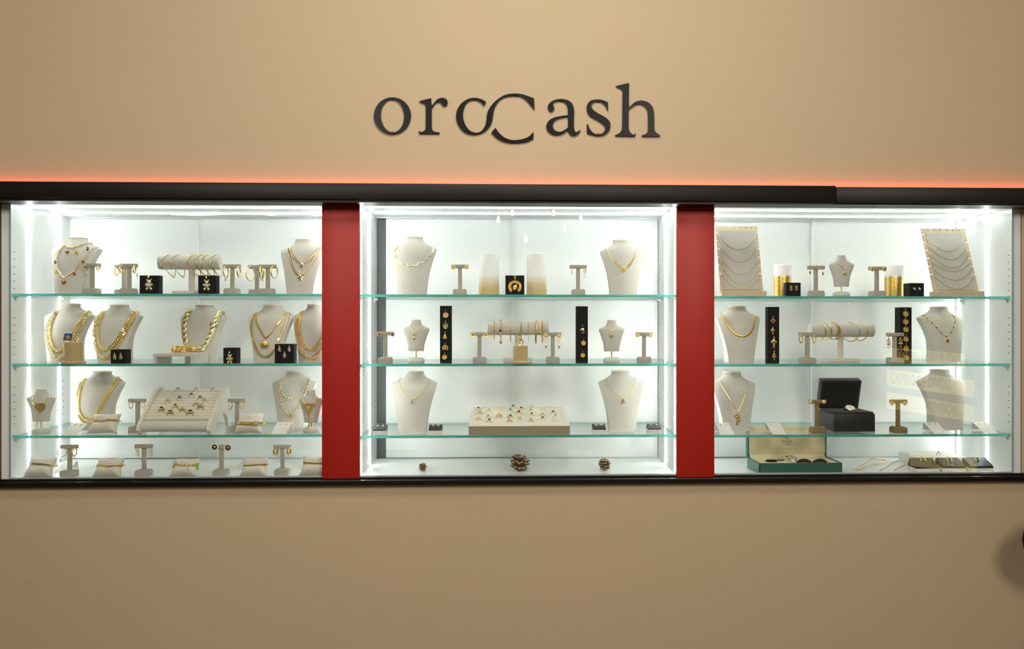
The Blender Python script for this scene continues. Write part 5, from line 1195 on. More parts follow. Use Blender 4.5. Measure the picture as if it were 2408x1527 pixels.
for i in range(9):
    y = y0 + .030 + i * (y1 - y0 - .056) / 8; z = zf_ + (zb_ - zf_) * (y - y0) / (y1 - y0) - .010
    mb = MB(); mb.loft([[Vector((x, y + .0148 * cos(2 * pi * k / 14), z + .009 * sin(2 * pi * k / 14))) for k in range(14)] for x in (X0 + hw_, X1 - hw_)]); part(mb, 'ring_roll', 'suede', e); rolls.append((y + .016, z))
RT = [(ZL,1578,588,None,'thin gold ring, left one in the back row of the ring tray'), (ZL,1752,586,None,'gold ring, second in the back row of the ring tray'), (ZL,1930,584,'dark_gem','small dark-stone ring, third in the back row of the ring tray'), (ZL,1500,608,'dark_gem','dark-topped ring in the left corner of the second row of the tray'), (ZL,1765,610,None,'plain gold ring, second row of the ring tray, left of centre'),
      (ZM,135,602,'ruby','oval garnet ring, second row of the ring tray'), (ZM,258,582,'gold_deep','small gold ring behind the turquoise ring'), (ZM,400,612,None,'plain thin gold ring right of the turquoise ring'), (ZM,470,582,None,'very thin ring near the back right of the ring tray'), (ZL,1630,638,'silver','diamond-style ring, third row of the ring tray, left'), (ZL,1897,635,'blue_gem','pale blue stone ring in the middle of the ring tray'),
      (ZM,252,628,'sky_gem','tall gold ring with a turquoise stone'), (ZM,530,640,'dark_gem','half-hoop ring of dark stones at the right of the tray'), (ZL,1517,662,'gold_deep','broad double gold band at the left of the ring tray'), (ZL,1760,670,'gold_deep','broad gold band, fourth row of the ring tray'), (ZL,1997,655,'ruby','dark red stone ring at the centre of the ring tray'), (ZM,110,660,'ruby','high-set garnet ring right of the tray centre'),
      (ZM,400,668,'gold_deep','wide openwork band, fourth row of the ring tray, right'), (ZL,1622,695,'lilac_gem','lilac cluster ring at the left of the ring tray'), (ZL,1887,698,'silver','gold ring with a line of crystals, centre left of the tray'), (ZM,5,690,'dark_gem','gold ring with dark crystals, centre of the fifth row'), (ZM,265,688,'ruby','gold ring with large red and gold head in the ring tray'), (ZM,560,690,'silver','pale stone ring at the right end of the fifth row'),
      (ZL,1503,722,'gold_deep','slim arched gold ring at the left end of the sixth row'), (ZL,1755,712,'gold_deep','gold crown-shaped ring left of centre in the ring tray'), (ZM,112,722,'gold_deep','arched gold ring right of centre, sixth row'), (ZM,400,722,'dark_gem','dark-headed gold ring, sixth row, right part'),
      (ZL,1635,752,'dark_gem','heavy gold ring with dark stone, front row left'), (ZL,1883,755,'gold_deep','gold ring with slim head, front row, second from left'), (ZM,-5,755,None,'plain arched ring, centre of the front row'), (ZM,257,748,'gold_deep','gold ring with square head, front row, right of centre'), (ZM,555,755,None,'plain thin gold ring at the right end of the front row')]
for f, x, y, sm, lb in RT:
    px, py = z1(f, x, y + 14); Yr, zr = min(rolls, key=lambda r_: abs(at(px, py, r_[0]).z - (r_[1] + .004))); p = at(px, py, Yr)
    ring(Vector((p.x, Yr, zr + .006)), .0112, lb, stone=sm is not None, smat=sm, m='gold' if sm != 'silver' else 'gold_pale', head=.6 if sm in ('gold_deep',) and 'broad' not in lb and 'band' not in lb else None, ssz=.45, band=.17 if 'broad' in lb or 'band' in lb or 'heavy' in lb else .10, grp='rings in the ring tray')
# pine cones
def pinecone(px, Y, r, h, label, lean=0, openness=.9, seed=1):
    b = base(2, 4, px, Y); u = mpp(px, Y); r *= u; h *= u; rnd = random.Random(seed); T0 = Matrix.Rotation(lean, 4, 'Y'); core = MB(); n = 62 if r > .02 else 46
    core.lathe([(r * .1, 0), (r * .4, h * .1), (r * .5, h * .3), (r * .35, h * .7), (r * .1, h * .92)], (0, 0, 0), 12); tips = MB()
    for i in range(n):
        t = (i + .5) / n; a = i * 2.39996; z = h * (.06 + .86 * t); rr = r * (sin(pi * (.16 + .80 * t)) ** .8) * (.8 + .2 * rnd.random()); up = .25 + 1.0 * t + rnd.uniform(-.2, .2)
        d = Vector((cos(a), sin(a), 0)); e_ = (d * cos(up) + Z3 * sin(up)); s_ = Vector((-sin(a), cos(a), 0)); wd = r * .22; L0 = d * r * .2 + Z3 * z; L1 = L0 + e_ * rr * openness; nn = s_.cross(e_) * r * .05
        core.loft([[L0 + s_ * wd * .4 + nn, L0 - s_ * wd * .4 + nn, L0 - s_ * wd * .4 - nn, L0 + s_ * wd * .4 - nn], [L1 + s_ * wd * .9 + nn, L1 - s_ * wd * .9 + nn, L1 - s_ * wd * .9 - nn, L1 + s_ * wd * .9 - nn]])
        tips.ell((0, 0, 0), (wd * .95, r * .07, r * .10), 7, 4, T=Matrix.Translation(L1) @ Matrix(((s_.x, e_.x, nn.normalized().x, 0), (s_.y, e_.y, nn.normalized().y, 0), (s_.z, e_.z, nn.normalized().z, 0), (0, 0, 0, 1))))
    zmin = min((T0 @ v).z for v in core.v + tips.v)
    for q in (core, tips): q.v = [T0 @ v + b - Vector((0, 0, zmin)) for v in q.v]
    ob = thing(core, 'pine_cone', 'pine', b, label, 'pine cone', 'pine cones on the case floor'); tp = part(tips, 'scale_tips', 'pine_tip', ob); tp['kind'] = 'stuff'
pinecone(994, .14, 10.5, 17, 'smallest pine cone, on the left of the middle case floor', seed=3)
pinecone(1219, .13, 21, 29, 'largest, splayed pine cone at the centre of the middle case floor', lean=.15, openness=1.15, seed=5)
pinecone(1424, .13, 15.5, 26, 'rounded pine cone on the right of the middle case floor', lean=-.2, openness=.85, seed=9)

# ============================================================ RIGHT CASE
ZN = zo(1670, 470, 6.362); ZO = zo(2020, 470, 6.206); ZP = zo(1670, 690, 6.508); ZQ = zo(2020, 690, 6.206); ZR = zo(1670, 850, 5.265); ZS = zo(2020, 850, 5.265)
def board(px0, px1, Yf, top, rise, label, nch, chl, mirror=1, wpx=100, foot=10, lean=.07, tl=0):
    """slotted wooden board on a block foot, leaning back"""
    b0 = base(3, 1, px0, Yf); b1 = base(3, 1, px1, Yf); cx_ = (b0.x + b1.x) / 2; z0 = b0.z; u = mpp(px0, Yf); W = (b1.x - b0.x) * .965
    fh = foot * u + .004; Hh = zat((px0 + px1) / 2, top, Yf + .05 + lean) - z0 - fh * .6; e = empty('necklace_board', (cx_, Yf, z0), label, 'necklace board', 'slotted wooden necklace boards')
    mb = MB(); mb.box((cx_, Yf + .035, z0 + fh / 2), (b1.x - b0.x, .07, fh), .001, seg=1); part(mb, 'foot', 'wood', e)
    yb = Yf + .03; zb = z0 + fh * .8
    S0 = lambda a, v, t=0: Vector((cx_ + a * W / 2, yb + v * lean + t, zb + v * Hh))
    # slotted outline
    pts = []; sw = .011; sd = .055
    def edge(f, n, flip=False):
        out = []
        for i in range(n):
            c = (i + 1) / (n + 1); out += [(c - sw, 0), (c - sw, sd), (c + sw, sd), (c + sw, 0)]
        return [f(t, d) for t, d in out]
    asp = W / Hh
    pts = [(-1, 0)]
    for i in range(6):  # left slots
        v = .28 + i * .125; pts += [(-1, v - sw * asp), (-1 + 2 * sd * 1.3, v - sw * asp), (-1 + 2 * sd * 1.3, v + sw * asp), (-1, v + sw * asp)]
    pts += [(-1, 1)]
    for i in range(6):
        a = -1 + 2 * (i + 1) / 7; pts += [(a - 2 * sw, 1), (a - 2 * sw, 1 - sd * asp * 1.1), (a + 2 * sw, 1 - sd * asp * 1.1), (a + 2 * sw, 1)]
    pts += [(1, 1)]
    for i in range(5, -1, -1):
        v = .28 + i * .125; pts += [(1, v + sw * asp), (1 - 2 * sd * 1.3, v + sw * asp), (1 - 2 * sd * 1.3, v - sw * asp), (1, v - sw * asp)]
    pts += [(1, 0)]
    v, f = extrude_curve([[(a, b_) for a, b_ in pts]], .001, 'b'); mb = MB(); mb.add([S0(p.x, p.y, (p.z / .001) * .010 + .008) for p in v], f); part(mb, 'slotted_board', 'wood', e)
    mb = MB(); r4 = []
    for t in (-.001, .004): r4.append([S0(-.85, .04, t), S0(.85, .04, t), S0(.85, .93, t), S0(-.85, .93, t)])
    mb.loft(r4); part(mb, 'pad', 'linen_board', e)
    for (va, vb, low), lb in zip(nch, chl):
        P = []
        for i in range(29):
            a = -1 + 2 * i / 28; top_ = va + (vb - va) * (a + 1) / 2; vv = top_ - (((va + vb) / 2) - low) * (1 - abs(a) ** 2.15); P.append(S0(a * .90, vv, -.0022 if abs(a) < .93 else .001))
        P = [S0(-.93, va + .004, .016)] + P + [S0(.93, vb + .004, .016)]
        thing(chain(P, 'fine', 1.5 * u), 'necklace', 'gold', P[14], lb, 'necklace', 'fine chains on slotted boards')
board(1697.5, 1803, .05, 536, 0, 'slotted wooden necklace board with five chains, beside the red panel', [(.875, .86, .645), (.73, .70, .455), (.53, .51, .275), (.40, .375, .12), (.27, .26, .045)],
      [s + ' of five fine chains on the board beside the red panel' for s in ('topmost', 'second from top', 'middle', 'second from bottom', 'lowest')], lean=.09)
board(2205.5, 2315, .05, 541.5, 0, 'slotted wooden necklace board with six chains, at the right end of the case', [(.86, .845, .64), (.745, .72, .51), (.62, .60, .385), (.49, .48, .325), (.375, .375, .19), (.26, .245, .055)],
      [s + ' of six fine chains on the rightmost board' for s in ('topmost', 'second from top', 'third from top', 'fourth from top', 'fifth from top', 'lowest')], lean=.11)
candle(3, 1, 1840, .17, 40, 622.5, 'leaf', 'white candle with a metallic gold lower half, behind the infinity earring box')
bx, Y = bbox(3, 1, 1848.5, 1883, .05, 665, 'black box with two interlaced ring studs, before the left gold candle', depth=.032)
for x, s in ((1860.2, 'left'), (1872.7, 'right')): stud(x, 677.5, Y, 4.6, '%s gold interlaced-ring stud on the black box' % s, 'eight', 'gold_deep', None, grp='interlaced-ring studs')
Y = tstand(3, 1, 1919, .10, 625, 'with red drop earrings')
for x, y, s in ((1905, 629.5, 'left'), (1935, 632, 'right')):
    ob = stud(x, y, Y, 2.8, '%s gold earring with a dark red drop' % s, 'flower', 'gold', 'ruby', name='drop_earring', grp='red drop earrings'); u = mpp(x, Y); c = at(x, y + 4, Y - .003)
    g = MB(); g.tube([c, c - Vector((0, 0, 4 * u))], .4 * u, 5); part(g, 'link', 'gold', ob); g = MB(); g.ell(c - Vector((0, 0, 8 * u)), (1.7 * u, 1.7 * u, 4.2 * u), 8, 7); part(g, 'red_drop', 'ruby', ob)
bm_ = minibust(3, 1, 1978.5, .10, 601, 674.5, 60, 'small bust on a post with a fine chain, top shelf of the right case')
ob, P, u, Yd = necklace(bm_, ZN([(1845,905),(1900,950),(1960,1000),(2005,1042),(2030,1010),(2045,960),(2052,925)]), 'fine', 1.2, 'gold', 'fine gold chain with a bird-shaped pendant, top-shelf small bust', hide=False)
pendant(*z1(ZN, 2012, 1092), 14, 0, 'elephant', None, m='gold', parent=ob, c=onsurf(bm_, *z1(ZN, 2012, 1090), .003))
Y = tstand(3, 1, 2062.5, .10, 627, 'with thick round hoops, left of the right gold candle')
for x, s in ((2050.7, 'left'), (2079.5, 'right')): hoop(x, 633, 9.5, 12, Y, 'thick small gold hoop, %s one, beside the right gold candle' % s, r=1.9, flat=1.4)
candle(3, 1, 2102, .18, 42, 624.5, 'leaf', 'white candle with a metallic gold lower half, left of the crystal stud box')
bx, Y = bbox(3, 1, 2139, 2173, .05, 666, 'black box with two square crystal studs', depth=.055, m='black')
for x, s in ((2151.3, 'left'), (2163.6, 'right')): stud(x, 680, Y, 3.8, '%s square clear crystal stud on the black box' % s, 'square', 'silver', 'sky_gem', grp='square crystal studs')

bv = bust(3, 2, 1745.5, .13, 721, 'linen bust with a flat gold collar chain, middle shelf of the right case')
necklace(bv, ZP([(187,325),(222,400),(270,490),(330,570),(400,635),(480,663),(550,650),(610,600),(655,520),(675,440),(670,385),(652,335)]), 'flat', 4.2, 'gold_deep', 'flat gold herringbone necklace on the bust next to the red panel')
bx, Y = bbox(3, 2, 1805.5, 1832.5, .10, 722, 'tall black box with four gold pendants, mostly crosses', depth=.035)
for x, y, kd, lb, h in ((965,410,'diamond','openwork diamond-shaped pendant on the cross box',17), (960,575,'cross','plain gold cross on the cross box',19), (975,757,'bigcross','large gold crucifix with raised figure on the cross box',27), (980,955,'double','slender double-armed gold cross at the bottom of the box',23)):
    pendant(*z1(ZP, x, y), h, Y, kd, lb)
Y = tstand(3, 2, 1899, .06, 782, 'with braided hoops, before the bangle bar')
for x, s in ((1883, 'left'), (1914, 'right')): hoop(x, 798, 10.5, 19, Y, 'braided gold hoop, %s one on the stand before the bangle bar' % s, r=1.2, twist=6)
bar = displaybar(3, 2, 1905, 2051, 776.5, 16.5, 1976, .17, 'padded linen bracelet bar with five bangles, right case', 74)
def bangle(bar, px, R, w_, style, m, label, yaw=.55, roll=0):
    Y, zc_, r = bar; u = mpp(px, Y); x = at(px, 700, Y).x; R *= u; c = Vector((x, Y, zc_ + r + .0008 - R + w_ * u * .12)); A = Vector((sin(yaw), cos(yaw), 0)); s = w_ * u
    mb = MB(); mb.torus(c, R, s * .5, A, Z3, 44, 6, flat=1)
    mb.v = [c + (v - c) for v in mb.v]
    if style == 'band':
        mb = MB(); W = A.cross(Z3); rings = []
        for i in range(48):
            t = 2 * pi * i / 48; rad = A * cos(t) + Z3 * sin(t); p = c + rad * R; k = 1 + .0 * i
            rings.append([p + W * s * .5 - rad * .0005, p + W * s * .45 + rad * .0007, p - W * s * .45 + rad * .0007, p - W * s * .5 - rad * .0005])
        mb.loft(rings, wrap=True)
        if m != 'gold':
            for i in range(24): t = 2 * pi * i / 24; rad = A * cos(t) + Z3 * sin(t); mb.box((0, 0, 0), (s * .7, s * .5, .001), T=Matrix.Translation(c + rad * (R + .0007)) @ Matrix.Rotation(0, 4, 'X'))
    thing(mb, 'bangle', m, c - Vector((0, 0, R)), label, 'bangle', 'bangles on the right bar')
for x, R, w2, st, mt, lb, yw in ((1926, 20.5, 4, 'band', 'gold', 'narrow hammered gold bangle at the left of the bangle bar', -.5), (1940, 20.5, 4.5, 'band', 'gold', 'hammered gold bangle, second on the bangle bar', -.42), (1961, 20, 7, 'band', 'gold_deep', 'broad patterned gold bangle above the post', -.3), (2000, 22, 2.6, 'round', 'gold_pale', 'large plain round bangle right of the post', -.75), (2022, 21, 2.6, 'round', 'gold', 'plain round bangle at the right end of the bangle bar', -.6)):
    bangle(bar, x, R, w2, st, mt, lb, yw)
bx, Y = bbox(3, 2, 2117, 2144, .10, 723, 'tall black box with six gold coin pendants', depth=.05)
for i, (x, y) in enumerate(((680,285),(680,400),(683,515),(683,655),(685,788),(690,925))):
    pendant(*z1(ZQ, x, y), 17.5, Y, 'coin', '%s gold coin pendant of the six on the tall box' % ('topmost', 'second from top', 'third from top', 'fourth from top', 'fifth from top', 'lowest')[i])
Y = tstand(3, 2, 2104.5, .04, 783, 'with chandelier earrings, before the coin pendant box')
for x, y, s in ((2090, 790, 'left'), (2118, 789, 'right')):
    ob = stud(x, y, Y, 2.6, '%s rose-gold chandelier earring' % s, 'ball', 'rose', None, name='drop_earring', grp='chandelier earrings'); u = mpp(x, Y); c = at(x, y + 9, Y - .004); g = MB()
    g.tube([c + Vector((0, 0, 8 * u)), c + Vector((0, 0, 2 * u))], .4 * u, 5)
    for a, q, r in ((0, 1, 2.6), (-3, -3, 2), (3, -3, 2), (0, -6, 2.4), (-3.4, -10, 2.2), (3.4, -10, 2.2), (0, -11, 3.2), (-3.2, -17, 1.3), (0, -19, 1.5), (3.2, -17, 1.3)): g.ell(c + Vector((a * u, 0, q * u)), (r * u, r * u * .6, r * u), 7, 5)
    part(g, 'chandelier', 'rose', ob)
bv = bust(3, 2, 2233, .13, 723, 'linen bust with a beaded chain and round dark pendant, right end of middle shelf', rz=0)
ob, P, u, Yd = necklace(bv, ZQ([(905,300),(970,340),(1045,410),(1120,490),(1200,580),(1280,635),(1335,580),(1378,500),(1400,420),(1393,360),(1362,320)]), 'fine', 1.5, 'gold', 'gold chain with dark beads and a round garnet pendant')
g = MB(); Q = resample(P, 7.5 * u); [g.ell(p, 1.6 * u, 7, 5) for p in Q[::2]]; part(g, 'dark_beads', 'ruby', ob)
g = MB(); [g.ell(p, 1.7 * u, 7, 5) for p in Q[1::2]]; part(g, 'gold_beads', 'gold', ob)
pendant(*z1(ZQ, 1287, 695), 11, 0, 'gemflower', None, m='gold', m2='ruby', parent=ob, c=onsurf(bv, *z1(ZQ, 1287, 695), .004))

bv = bust(3, 3, 1734.5, .13, 876, 'linen bust with a long gold chain, lowest shelf next to the red panel')
ob, P, u, Yd = necklace(bv, ZR([(100,208),(160,320),(238,450),(298,560),(338,622),(378,562),(428,432),(463,310),(452,215)]), 'fine', 2.2, 'gold', 'long gold chain with a large head-shaped pendant')
pendant(*z1(ZR, 338, 718), 27, 0, 'head', None, m='gold_deep', parent=ob, c=onsurf(bv, *z1(ZR, 335, 716), .004))
card(3, 3, 1711, .035, 'pale folded card with pearl studs, in front of the long-chain bust', w_=32, earr='pearl', lab2='pearl studs on the card before the long-chain bust')
card(3, 3, 1833, .035, 'pale folded card with pearl studs, above the green watch box', w_=33, earr='pearl', lab2='pearl studs on the card above the green box')
Y = tstand(3, 3, 1922, .07, 941, 'with gold ball studs, before the black watch box', m='bronze_suede')
for x, s in ((1907, 'left'), (1937, 'right')): stud(x, 946, Y, 4.8, '%s gold ball stud before the black watch box' % s, 'ball', 'gold', None)
# black watch box
Y = .10; a = base(3, 3, 1960, Y); b_ = base(3, 3, 2058, Y); e = empty('watch_box', ((a.x + b_.x) / 2, Y, a.z), 'open black leather watch box holding one watch', 'watch box'); zt = zat(2000, 974, Y); dy = .17; cx_ = (a.x + b_.x) / 2; W = b_.x - a.x
mb = MB(); mb.box((cx_, Y + dy / 2, (a.z + zt) / 2), (W, dy, zt - a.z), .002); part(mb, 'body', 'navy', e)
mb = MB(); mb.box((cx_, Y + dy / 2, zt + .003), (W * .95, dy * .95, .008), .002); part(mb, 'inner_rim', 'navy', e)
mb = MB(); mb.box((cx_ - .0, Y + dy / 2, zt + .0066), (W * .86, dy * .8, .002)); part(mb, 'velvet_bed', 'black_vel', e)
lt = zat(1990, 897, Y + dy * .9); T = Matrix.Translation((cx_, Y + dy * .97, zt + .006)) @ Matrix.Rotation(.30, 4, 'X'); L = (lt - zt) * 1.02
mb = MB(); mb.box((0, .018, L / 2), (W * .99, .036, L), .002, T=T); ld = part(mb, 'lid', 'navy', e)
mb = MB(); mb.box((0, -.0005, L / 2), (W * .88, .002, L * .86), T=T); part(mb, 'lid_lining', 'black_vel', ld)
wp = at(1999, 965, Y + .05); wp.z = zt + .0085; u = mpp(2000, Y); e = empty('wristwatch', wp, 'pale-faced watch with gold case in the black watch box', 'watch')
T = Matrix.Translation(wp + Vector((0, 0, .010))) @ Matrix.Rotation(.45, 4, 'X'); mb = MB(); n = 28
mb.loft([[T @ Vector((r * cos(2 * pi * i / n), r * sin(2 * pi * i / n), z)) for i in range(n)] for r, z in ((.014, -.004), (.019, -.003), (.0195, .001), (.018, .003))]); part(mb, 'case', 'gold_pale', e)
mb = MB(); mb.loft([[T @ Vector((.0165 * cos(2 * pi * i / n), .0165 * sin(2 * pi * i / n), z)) for i in range(n)] for z in (.0028, .0036)]); dl = part(mb, 'dial', 'pearl', e)
mb = MB(); mb.box((.003, 0, .004), (.008, .001, .0006), T=T); mb.box((0, .004, .004), (.001, .01, .0006), T=T); part(mb, 'hands', 'dark_gem', dl)
mb = MB(); mb.cyl(wp + Vector((-.022, .012, .006)), wp + Vector((.022, .012, .006)), .0062, n=14); part(mb, 'strap', 'navy', e)
Y = tstand(3, 3, 2112.5, .07, 940.5, 'with tiny hoops, right of the black watch box', m='bronze_suede')
for x, s in ((2097, 'left'), (2127, 'right')): hoop(x, 949, 7, 10, Y, 'tiny gold hoop, %s one, right of the black watch box' % s, r=1.3, flat=1.6)
card(3, 3, 2213, .03, 'pale folded card with flower studs, before the bare bust', w_=33, earr='small', lab2='flower studs on the card before the bare bust')
bust(3, 3, 2237, .13, 871, 'bare linen bust without any jewellery, lowest shelf')
card(3, 3, 2331, .035, 'pale folded card with star studs, rightmost of the lowest shelf', w_=34, earr='small', lab2='star studs on the rightmost card')

# green watch box on the floor
Y = .035; a = base(3, 4, 1785, Y); b_ = base(3, 4, 1980.5, Y); zt = zat(1880, 1089.5, Y); dy = .165; cx_ = (a.x + b_.x) / 2; W = b_.x - a.x
e = empty('watch_box', (cx_, Y, a.z), 'open green leather watch box with cream lining on the case floor', 'watch box')
mb = MB(); mb.box((cx_, Y + .003, (a.z + zt) / 2), (W, .006, zt - a.z), .001, seg=1); mb.box((cx_, Y + dy - .003, (a.z + zt) / 2), (W, .006, zt - a.z)); 
for s in (-1, 1): mb.box((cx_ + s * (W / 2 - .003), Y + dy / 2, (a.z + zt) / 2), (.006, dy, zt - a.z), .001, seg=1)
mb.box((cx_, Y + dy / 2, a.z + .003), (W - .004, dy - .004, .006)); part(mb, 'body', 'green_box', e)
mb = MB(); mb.box((cx_, Y + dy / 2, zt - .007), (W - .013, dy - .013, .008)); part(mb, 'lining', 'cream', e)
lt = zat(1850, 1003, Y + dy); L = lt - zt; mb = MB(); yl = Y + dy + .001
mb.box((cx_, yl + .013, zt + L / 2 - .004), (W, .026, L), .001, seg=1); ld = part(mb, 'lid', 'green_box', e)
mb = MB(); mb.box((cx_, yl - .001, zt + L / 2 + .006), (W * .955, .003, L * .88), .0008, seg=1)
mb.prism([(0, 0), (.0, .016), (-.010, .0)], Vector((cx_ - W * .47, yl, zt - .003)), Y3, Z3, (W * .94, 0, 0)); ll = part(mb, 'lid_lining', 'cream', ld)
for s_, sz_, py, sh in (('ROLEX', .0135, 1039, 0), ('Cellini', .013, 1045.5, .35)):
    v, f = text_mesh(s_, sz_, .0004, sh, 1.1 if sh == 0 else .9); c = at(1850.5, py, yl - .003); q = MB(); q.add([Vector((c.x + p.x, c.y + p.z, c.z + p.y)) for p in v], f)
    part(q, 'lettering', 'taupe' if sh else 'bronze_suede', ll)
c = at(1851, 1031, yl - .0028); q = MB(); u = mpp(1850, yl)
q.prism([(-1.5, -2.2), (1.5, -2.2), (3, 2), (1.4, -.4), (0, 2.8), (-1.4, -.4), (-3, 2)], c, X3 * u, Z3 * u, (0, -.0004, 0)); [q.ell(c + Vector((x * u, 0, z * u)), .45 * u, 6, 4) for x, z in ((-3, 2.3), (3, 2.3), (0, 3.1), (-1.6, 2.4), (1.6, 2.4))]; part(q, 'crown_mark', 'gold_deep', ll)
# things in the green box
zl = zt - .003
def inbox(px, py, Yy): p = at(px, py, Yy); p.z = zl; return p
wp = inbox(1863, 1082, Y + .075); e = empty('wristwatch', wp, 'silver watch with brown dial and black strap in the green box', 'watch')
T = Matrix.Translation(wp + Vector((0, 0, .008))) @ Matrix.Rotation(.25, 4, 'X'); mb = MB()
mb.loft([[T @ Vector((r * cos(2 * pi * i / n), r * sin(2 * pi * i / n), z)) for i in range(n)] for r, z in ((.017, -.005), (.021, -.003), (.0215, .001), (.0195, .004))]); part(mb, 'case', 'silver', e)
mb = MB(); mb.loft([[T @ Vector((.017 * cos(2 * pi * i / n), .017 * sin(2 * pi * i / n), z)) for i in range(n)] for z in (.0038, .0046)]); part(mb, 'dial', 'taupe', e)
mb = MB(); mb.box(wp + Vector((0, .034, .012)), (.028, .006, .008), .002); part(mb, 'clasp', 'dark_gem', e)
mb = MB(); mb.box(wp + Vector((0, .022, .007)), (.020, .024, .004), .001); part(mb, 'strap', 'black', e)
wp = inbox(1836, 1081, Y + .08); mb = MB(); mb.cyl(wp, wp + Vector((0, 0, .005)), .013, n=24, bev=.001); ob = thing(mb, 'hang_tag', 'green_box', wp, 'round dark green tag with a gold centre in the green box', 'tag')
mb = MB(); mb.cyl(wp + Vector((0, 0, .0045)), wp + Vector((0, 0, .0058)), .006, n=20); part(mb, 'seal', 'gold', ob)
mb = MB(); mb.tube(cat_rom([wp + Vector(p) for p in ((-.012, 0, .002), (-.03, .012, .003), (-.05, .008, .003), (-.062, -.006, .003))], 6), .0008, 5); part(mb, 'cord', 'green_box', ob)
wp = inbox(1817, 1086, Y + .05); mb = MB(); mb.box(wp + Vector((0, 0, .004)), (.032, .018, .007), .002); mb.ell(wp + Vector((-.02, 0, .004)), (.009, .006, .004)); thing(mb, 'watch_strap', 'black', wp, 'short folded black strap at the left of the green box', 'strap')
for x, s in ((1893, 'beside the silver watch'), (1930, 'at the right of the green box')):
    wp = inbox(x, 1088, Y + .02); mb = MB(); mb.torus(wp + Vector((0, .012, -.006)), .026, .0065, X3, Z3, 22, 6, .15, pi - .15, flat=1.6, Rb=.014)
    thing(mb, 'watch_strap', 'navy', wp, 'dark curved watch strap ' + s, 'strap', 'curved straps in the green box')
# necklaces lying on the floor
def lay(pix, w_, style, m, label, tagp=None):
    z = SHZ[(3, 4)]; P = []
    for x, y in [(p.x, p.y) for p in cat_rom([(a, b_, 0) for a, b_ in pix], 6)]:
        d = ray(x, y); t = (z - EYE) / d.z; P.append(CAMP + d * t + Vector((0, 0, w_ * .0006)))
    ob = thing(chain(P, style, w_ * .0016, up=(0, 0, 1)), 'necklace', m, P[0], label, 'necklace', 'chains lying on the case floor')
    if tagp: p = P[int(len(P) * tagp)]; q = MB(); q.box((0, 0, 0), (.016, .004, .0004), T=Matrix.Translation(p + Vector((.008, -.002, .003))) @ Matrix.Rotation(-.5, 4, 'Z')); part(q, 'price_tag', 'price', ob)
lay(ZS([(-60,1345),(0,1300),(60,1260),(120,1225),(175,1212),(240,1222),(300,1225),(338,1240),(320,1258),(250,1272),(170,1292),(80,1322),(0,1352),(-40,1352)]), 4.5, 'cable', 'gold_pale', 'open silvery-gold oval-link chain lying beside the green box', .3)
lay(ZS([(260,1358),(330,1318),(400,1270),(450,1248),(500,1240),(560,1248),(598,1258),(570,1285),(500,1325),(430,1358)]), 3, 'curb', 'gold', 'thin flat gold chain lying before the white riser block', .4)
# white riser and wedge boxes
a = at(2145, 1105, 0); Y = .16; a = base(3, 4, 2160, Y); b_ = base(3, 4, 2276, Y); zt = zat(2200, 1077, Y); mb = MB(); mb.box(((a.x + b_.x) / 2, Y + .09, (a.z + zt) / 2), (b_.x - a.x, .18, zt - a.z), .002)
thing(mb, 'riser_block', 'white_card', ((a.x + b_.x) / 2, Y, a.z), 'low white leatherette riser block behind the ring wedges', 'display riser')
p = at(2207, 1072, Y + .06); p.z = zt; ring(p + Vector((0, 0, .003)), .009, 'gold ring lying on the low white riser block', stone=1, smat='gold_pale', full=False, yaw=.3, band=.2, head=.6)
for x, lb, rl in ((2180, 'left', 'gold ring with a raised crown on the left wedge box'), (2242, 'middle', 'broad sparkling ring on the middle wedge box'), (2308, 'right', 'twisted gold ring on the right wedge box')):
    fn = wedge(3, 4, x + 2, .05, '%s one of three dark wedge ring boxes on the right case floor' % lb, w_=56, hb=10.5, hw=27, dy=.075)
    c = fn(.0, .62); ring(c + Vector((0, 0, .001)), .0105, rl, stone=1, smat='sparkle' if lb == 'middle' else 'gold_pale', m='gold' if lb != 'middle' else 'gold_pale', head=.6 if lb != 'left' else .35, band=.2, tilt=.5, yaw=.25, ssz=.3, grp='rings on dark wedge boxes')

# ============================================================ in the room
# dark round-backed chair by the right edge
cx_ = at(2408, 1260, -.2).x + .252; zc_ = zat(2408, 1262, -.2)
e = empty('chair', (cx_, -.4, 0), 'black round-backed chair just entering at the right edge', 'chair')
mb = MB(); mb.ell((cx_, -.2, zc_ - .01), (.26, .025, .15), 28, 14); part(mb, 'backrest', 'chair', e)
mb = MB(); mb.cyl((cx_ + .03, -.42, .44), (cx_ + .03, -.42, .48), .2, n=32, bev=.01); part(mb, 'seat', 'chair', e)
for sx in (-1, 1):
    mb = MB(); mb.cyl((cx_ + .03 + sx * .13, -.55, .445), (cx_ + .03 + sx * .16, -.60, 0), .014, n=10); part(mb, 'leg', 'chair', e)
    mb = MB(); mb.tube([(cx_ + .03 + sx * .14, -.2, zc_), (cx_ + .03 + sx * .14, -.23, .46), (cx_ + .03 + sx * .15, -.2, 0)], .014, 8); part(mb, 'leg', 'chair', e)
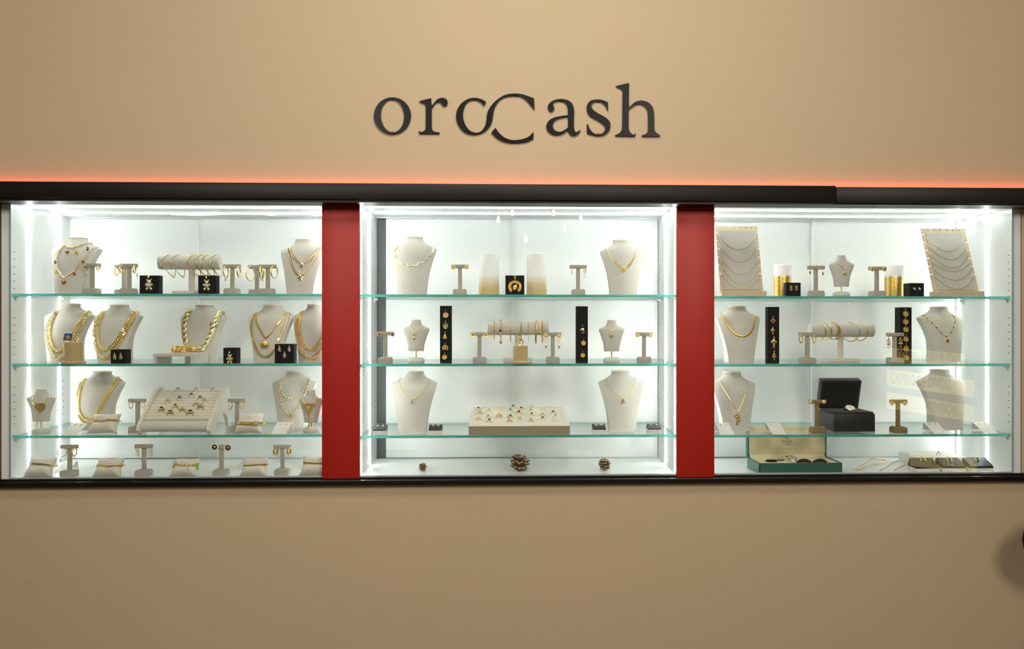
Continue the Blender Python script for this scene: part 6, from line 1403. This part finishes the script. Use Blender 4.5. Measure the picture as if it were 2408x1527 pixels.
# small filament pendant bulbs behind the camera, seen as reflections in the panes
bulb_m = mat('warm_filament', (255, 214, 150), .3, emit=(255, 205, 140), es=45)
for i, (x, y) in enumerate(((1205, 499), (1172, 517), (1302, 500), (1366, 513), (1371, 527), (1328, 537), (1236, 562))):
    L_ = 5.2 + (i % 3) * .5; v = at(x, y, L_); c = Vector((v.x, -v.y - .01, v.z)); mb = MB()
    mb.lathe([(.004, .04), (.010, .03), (.016, .01), (.018, -.01), (.013, -.028), (.002, -.036)], c, 14)
    ob = thing(mb, 'pendant_bulb', bulb_m, c, 'small warm pendant bulb hanging in the room behind the viewer', 'light bulb', 'pendant bulbs')
    q = MB(); q.cyl(c + Vector((0, 0, .04)), (c.x, c.y, 3.35), .002, n=6); part(q, 'cord', 'black', ob)

# cream sticker strips on the shopfront behind, glow added for the pane's reflection
glow_strip_m = mat('lit_cream_board', (230, 205, 130), .6, emit=(236, 208, 120), es=1.9)
VL = 4.4
def sticker_strip(words, p0, p1, h, span, label):
    a = at(*p0, VL); b_ = at(*p1, VL); hh = h * mpp(p0[0], VL); a.y = b_.y = -VL
    mb = MB(); mb.prism([(0, 0), (1, 0), (1, 1), (0, 1)], a - Vector((0, 0, hh)), b_ - a, (0, 0, hh), (0, -.01, 0))
    ob = thing(mb, 'lit_signboard', glow_strip_m, a, label, 'sign', 'lit boards behind the viewer')
    sl = (b_.z - a.z) / (b_.x - a.x); v, f = text_mesh(words, hh * .92, .002, 0, 1.05); tx = ((span[0] + span[1]) / 2 - p0[0]) / (p1[0] - p0[0]); c = a.lerp(b_, tx) - Vector((0, 0, hh * .5)); q = MB()
    kx = (span[1] - span[0]) * mpp(span[0], VL) / (max(p.x for p in v) - min(p.x for p in v)); q.add([Vector((c.x + p.x * kx, -VL + .004 + p.z, c.z + p.y + sl * p.x * kx)) for p in v], f); part(q, 'lettering', 'dark_gem', ob)
sticker_strip('COMPRO ORO Y PLATA', (2096, 818), (2268, 832), 33, (2108, 2246), 'lit cream board reading COMPRO ORO Y PLATA behind the viewer')
sticker_strip('CAMBIO DE DIVISAS', (2086, 868), (2290, 895), 40, (2092, 2236), 'lit cream board reading CAMBIO DE DIVISAS behind the viewer')
sticker_strip('ATENSIÓN', (2086, 922), (2290, 955), 38, (2174, 2248), 'lit cream board reading ATENSION behind the viewer')
sticker_strip('TALLER', (2140, 1062), (2296, 1080), 34, (2186, 2252), 'lit cream board reading TALLER behind the viewer')
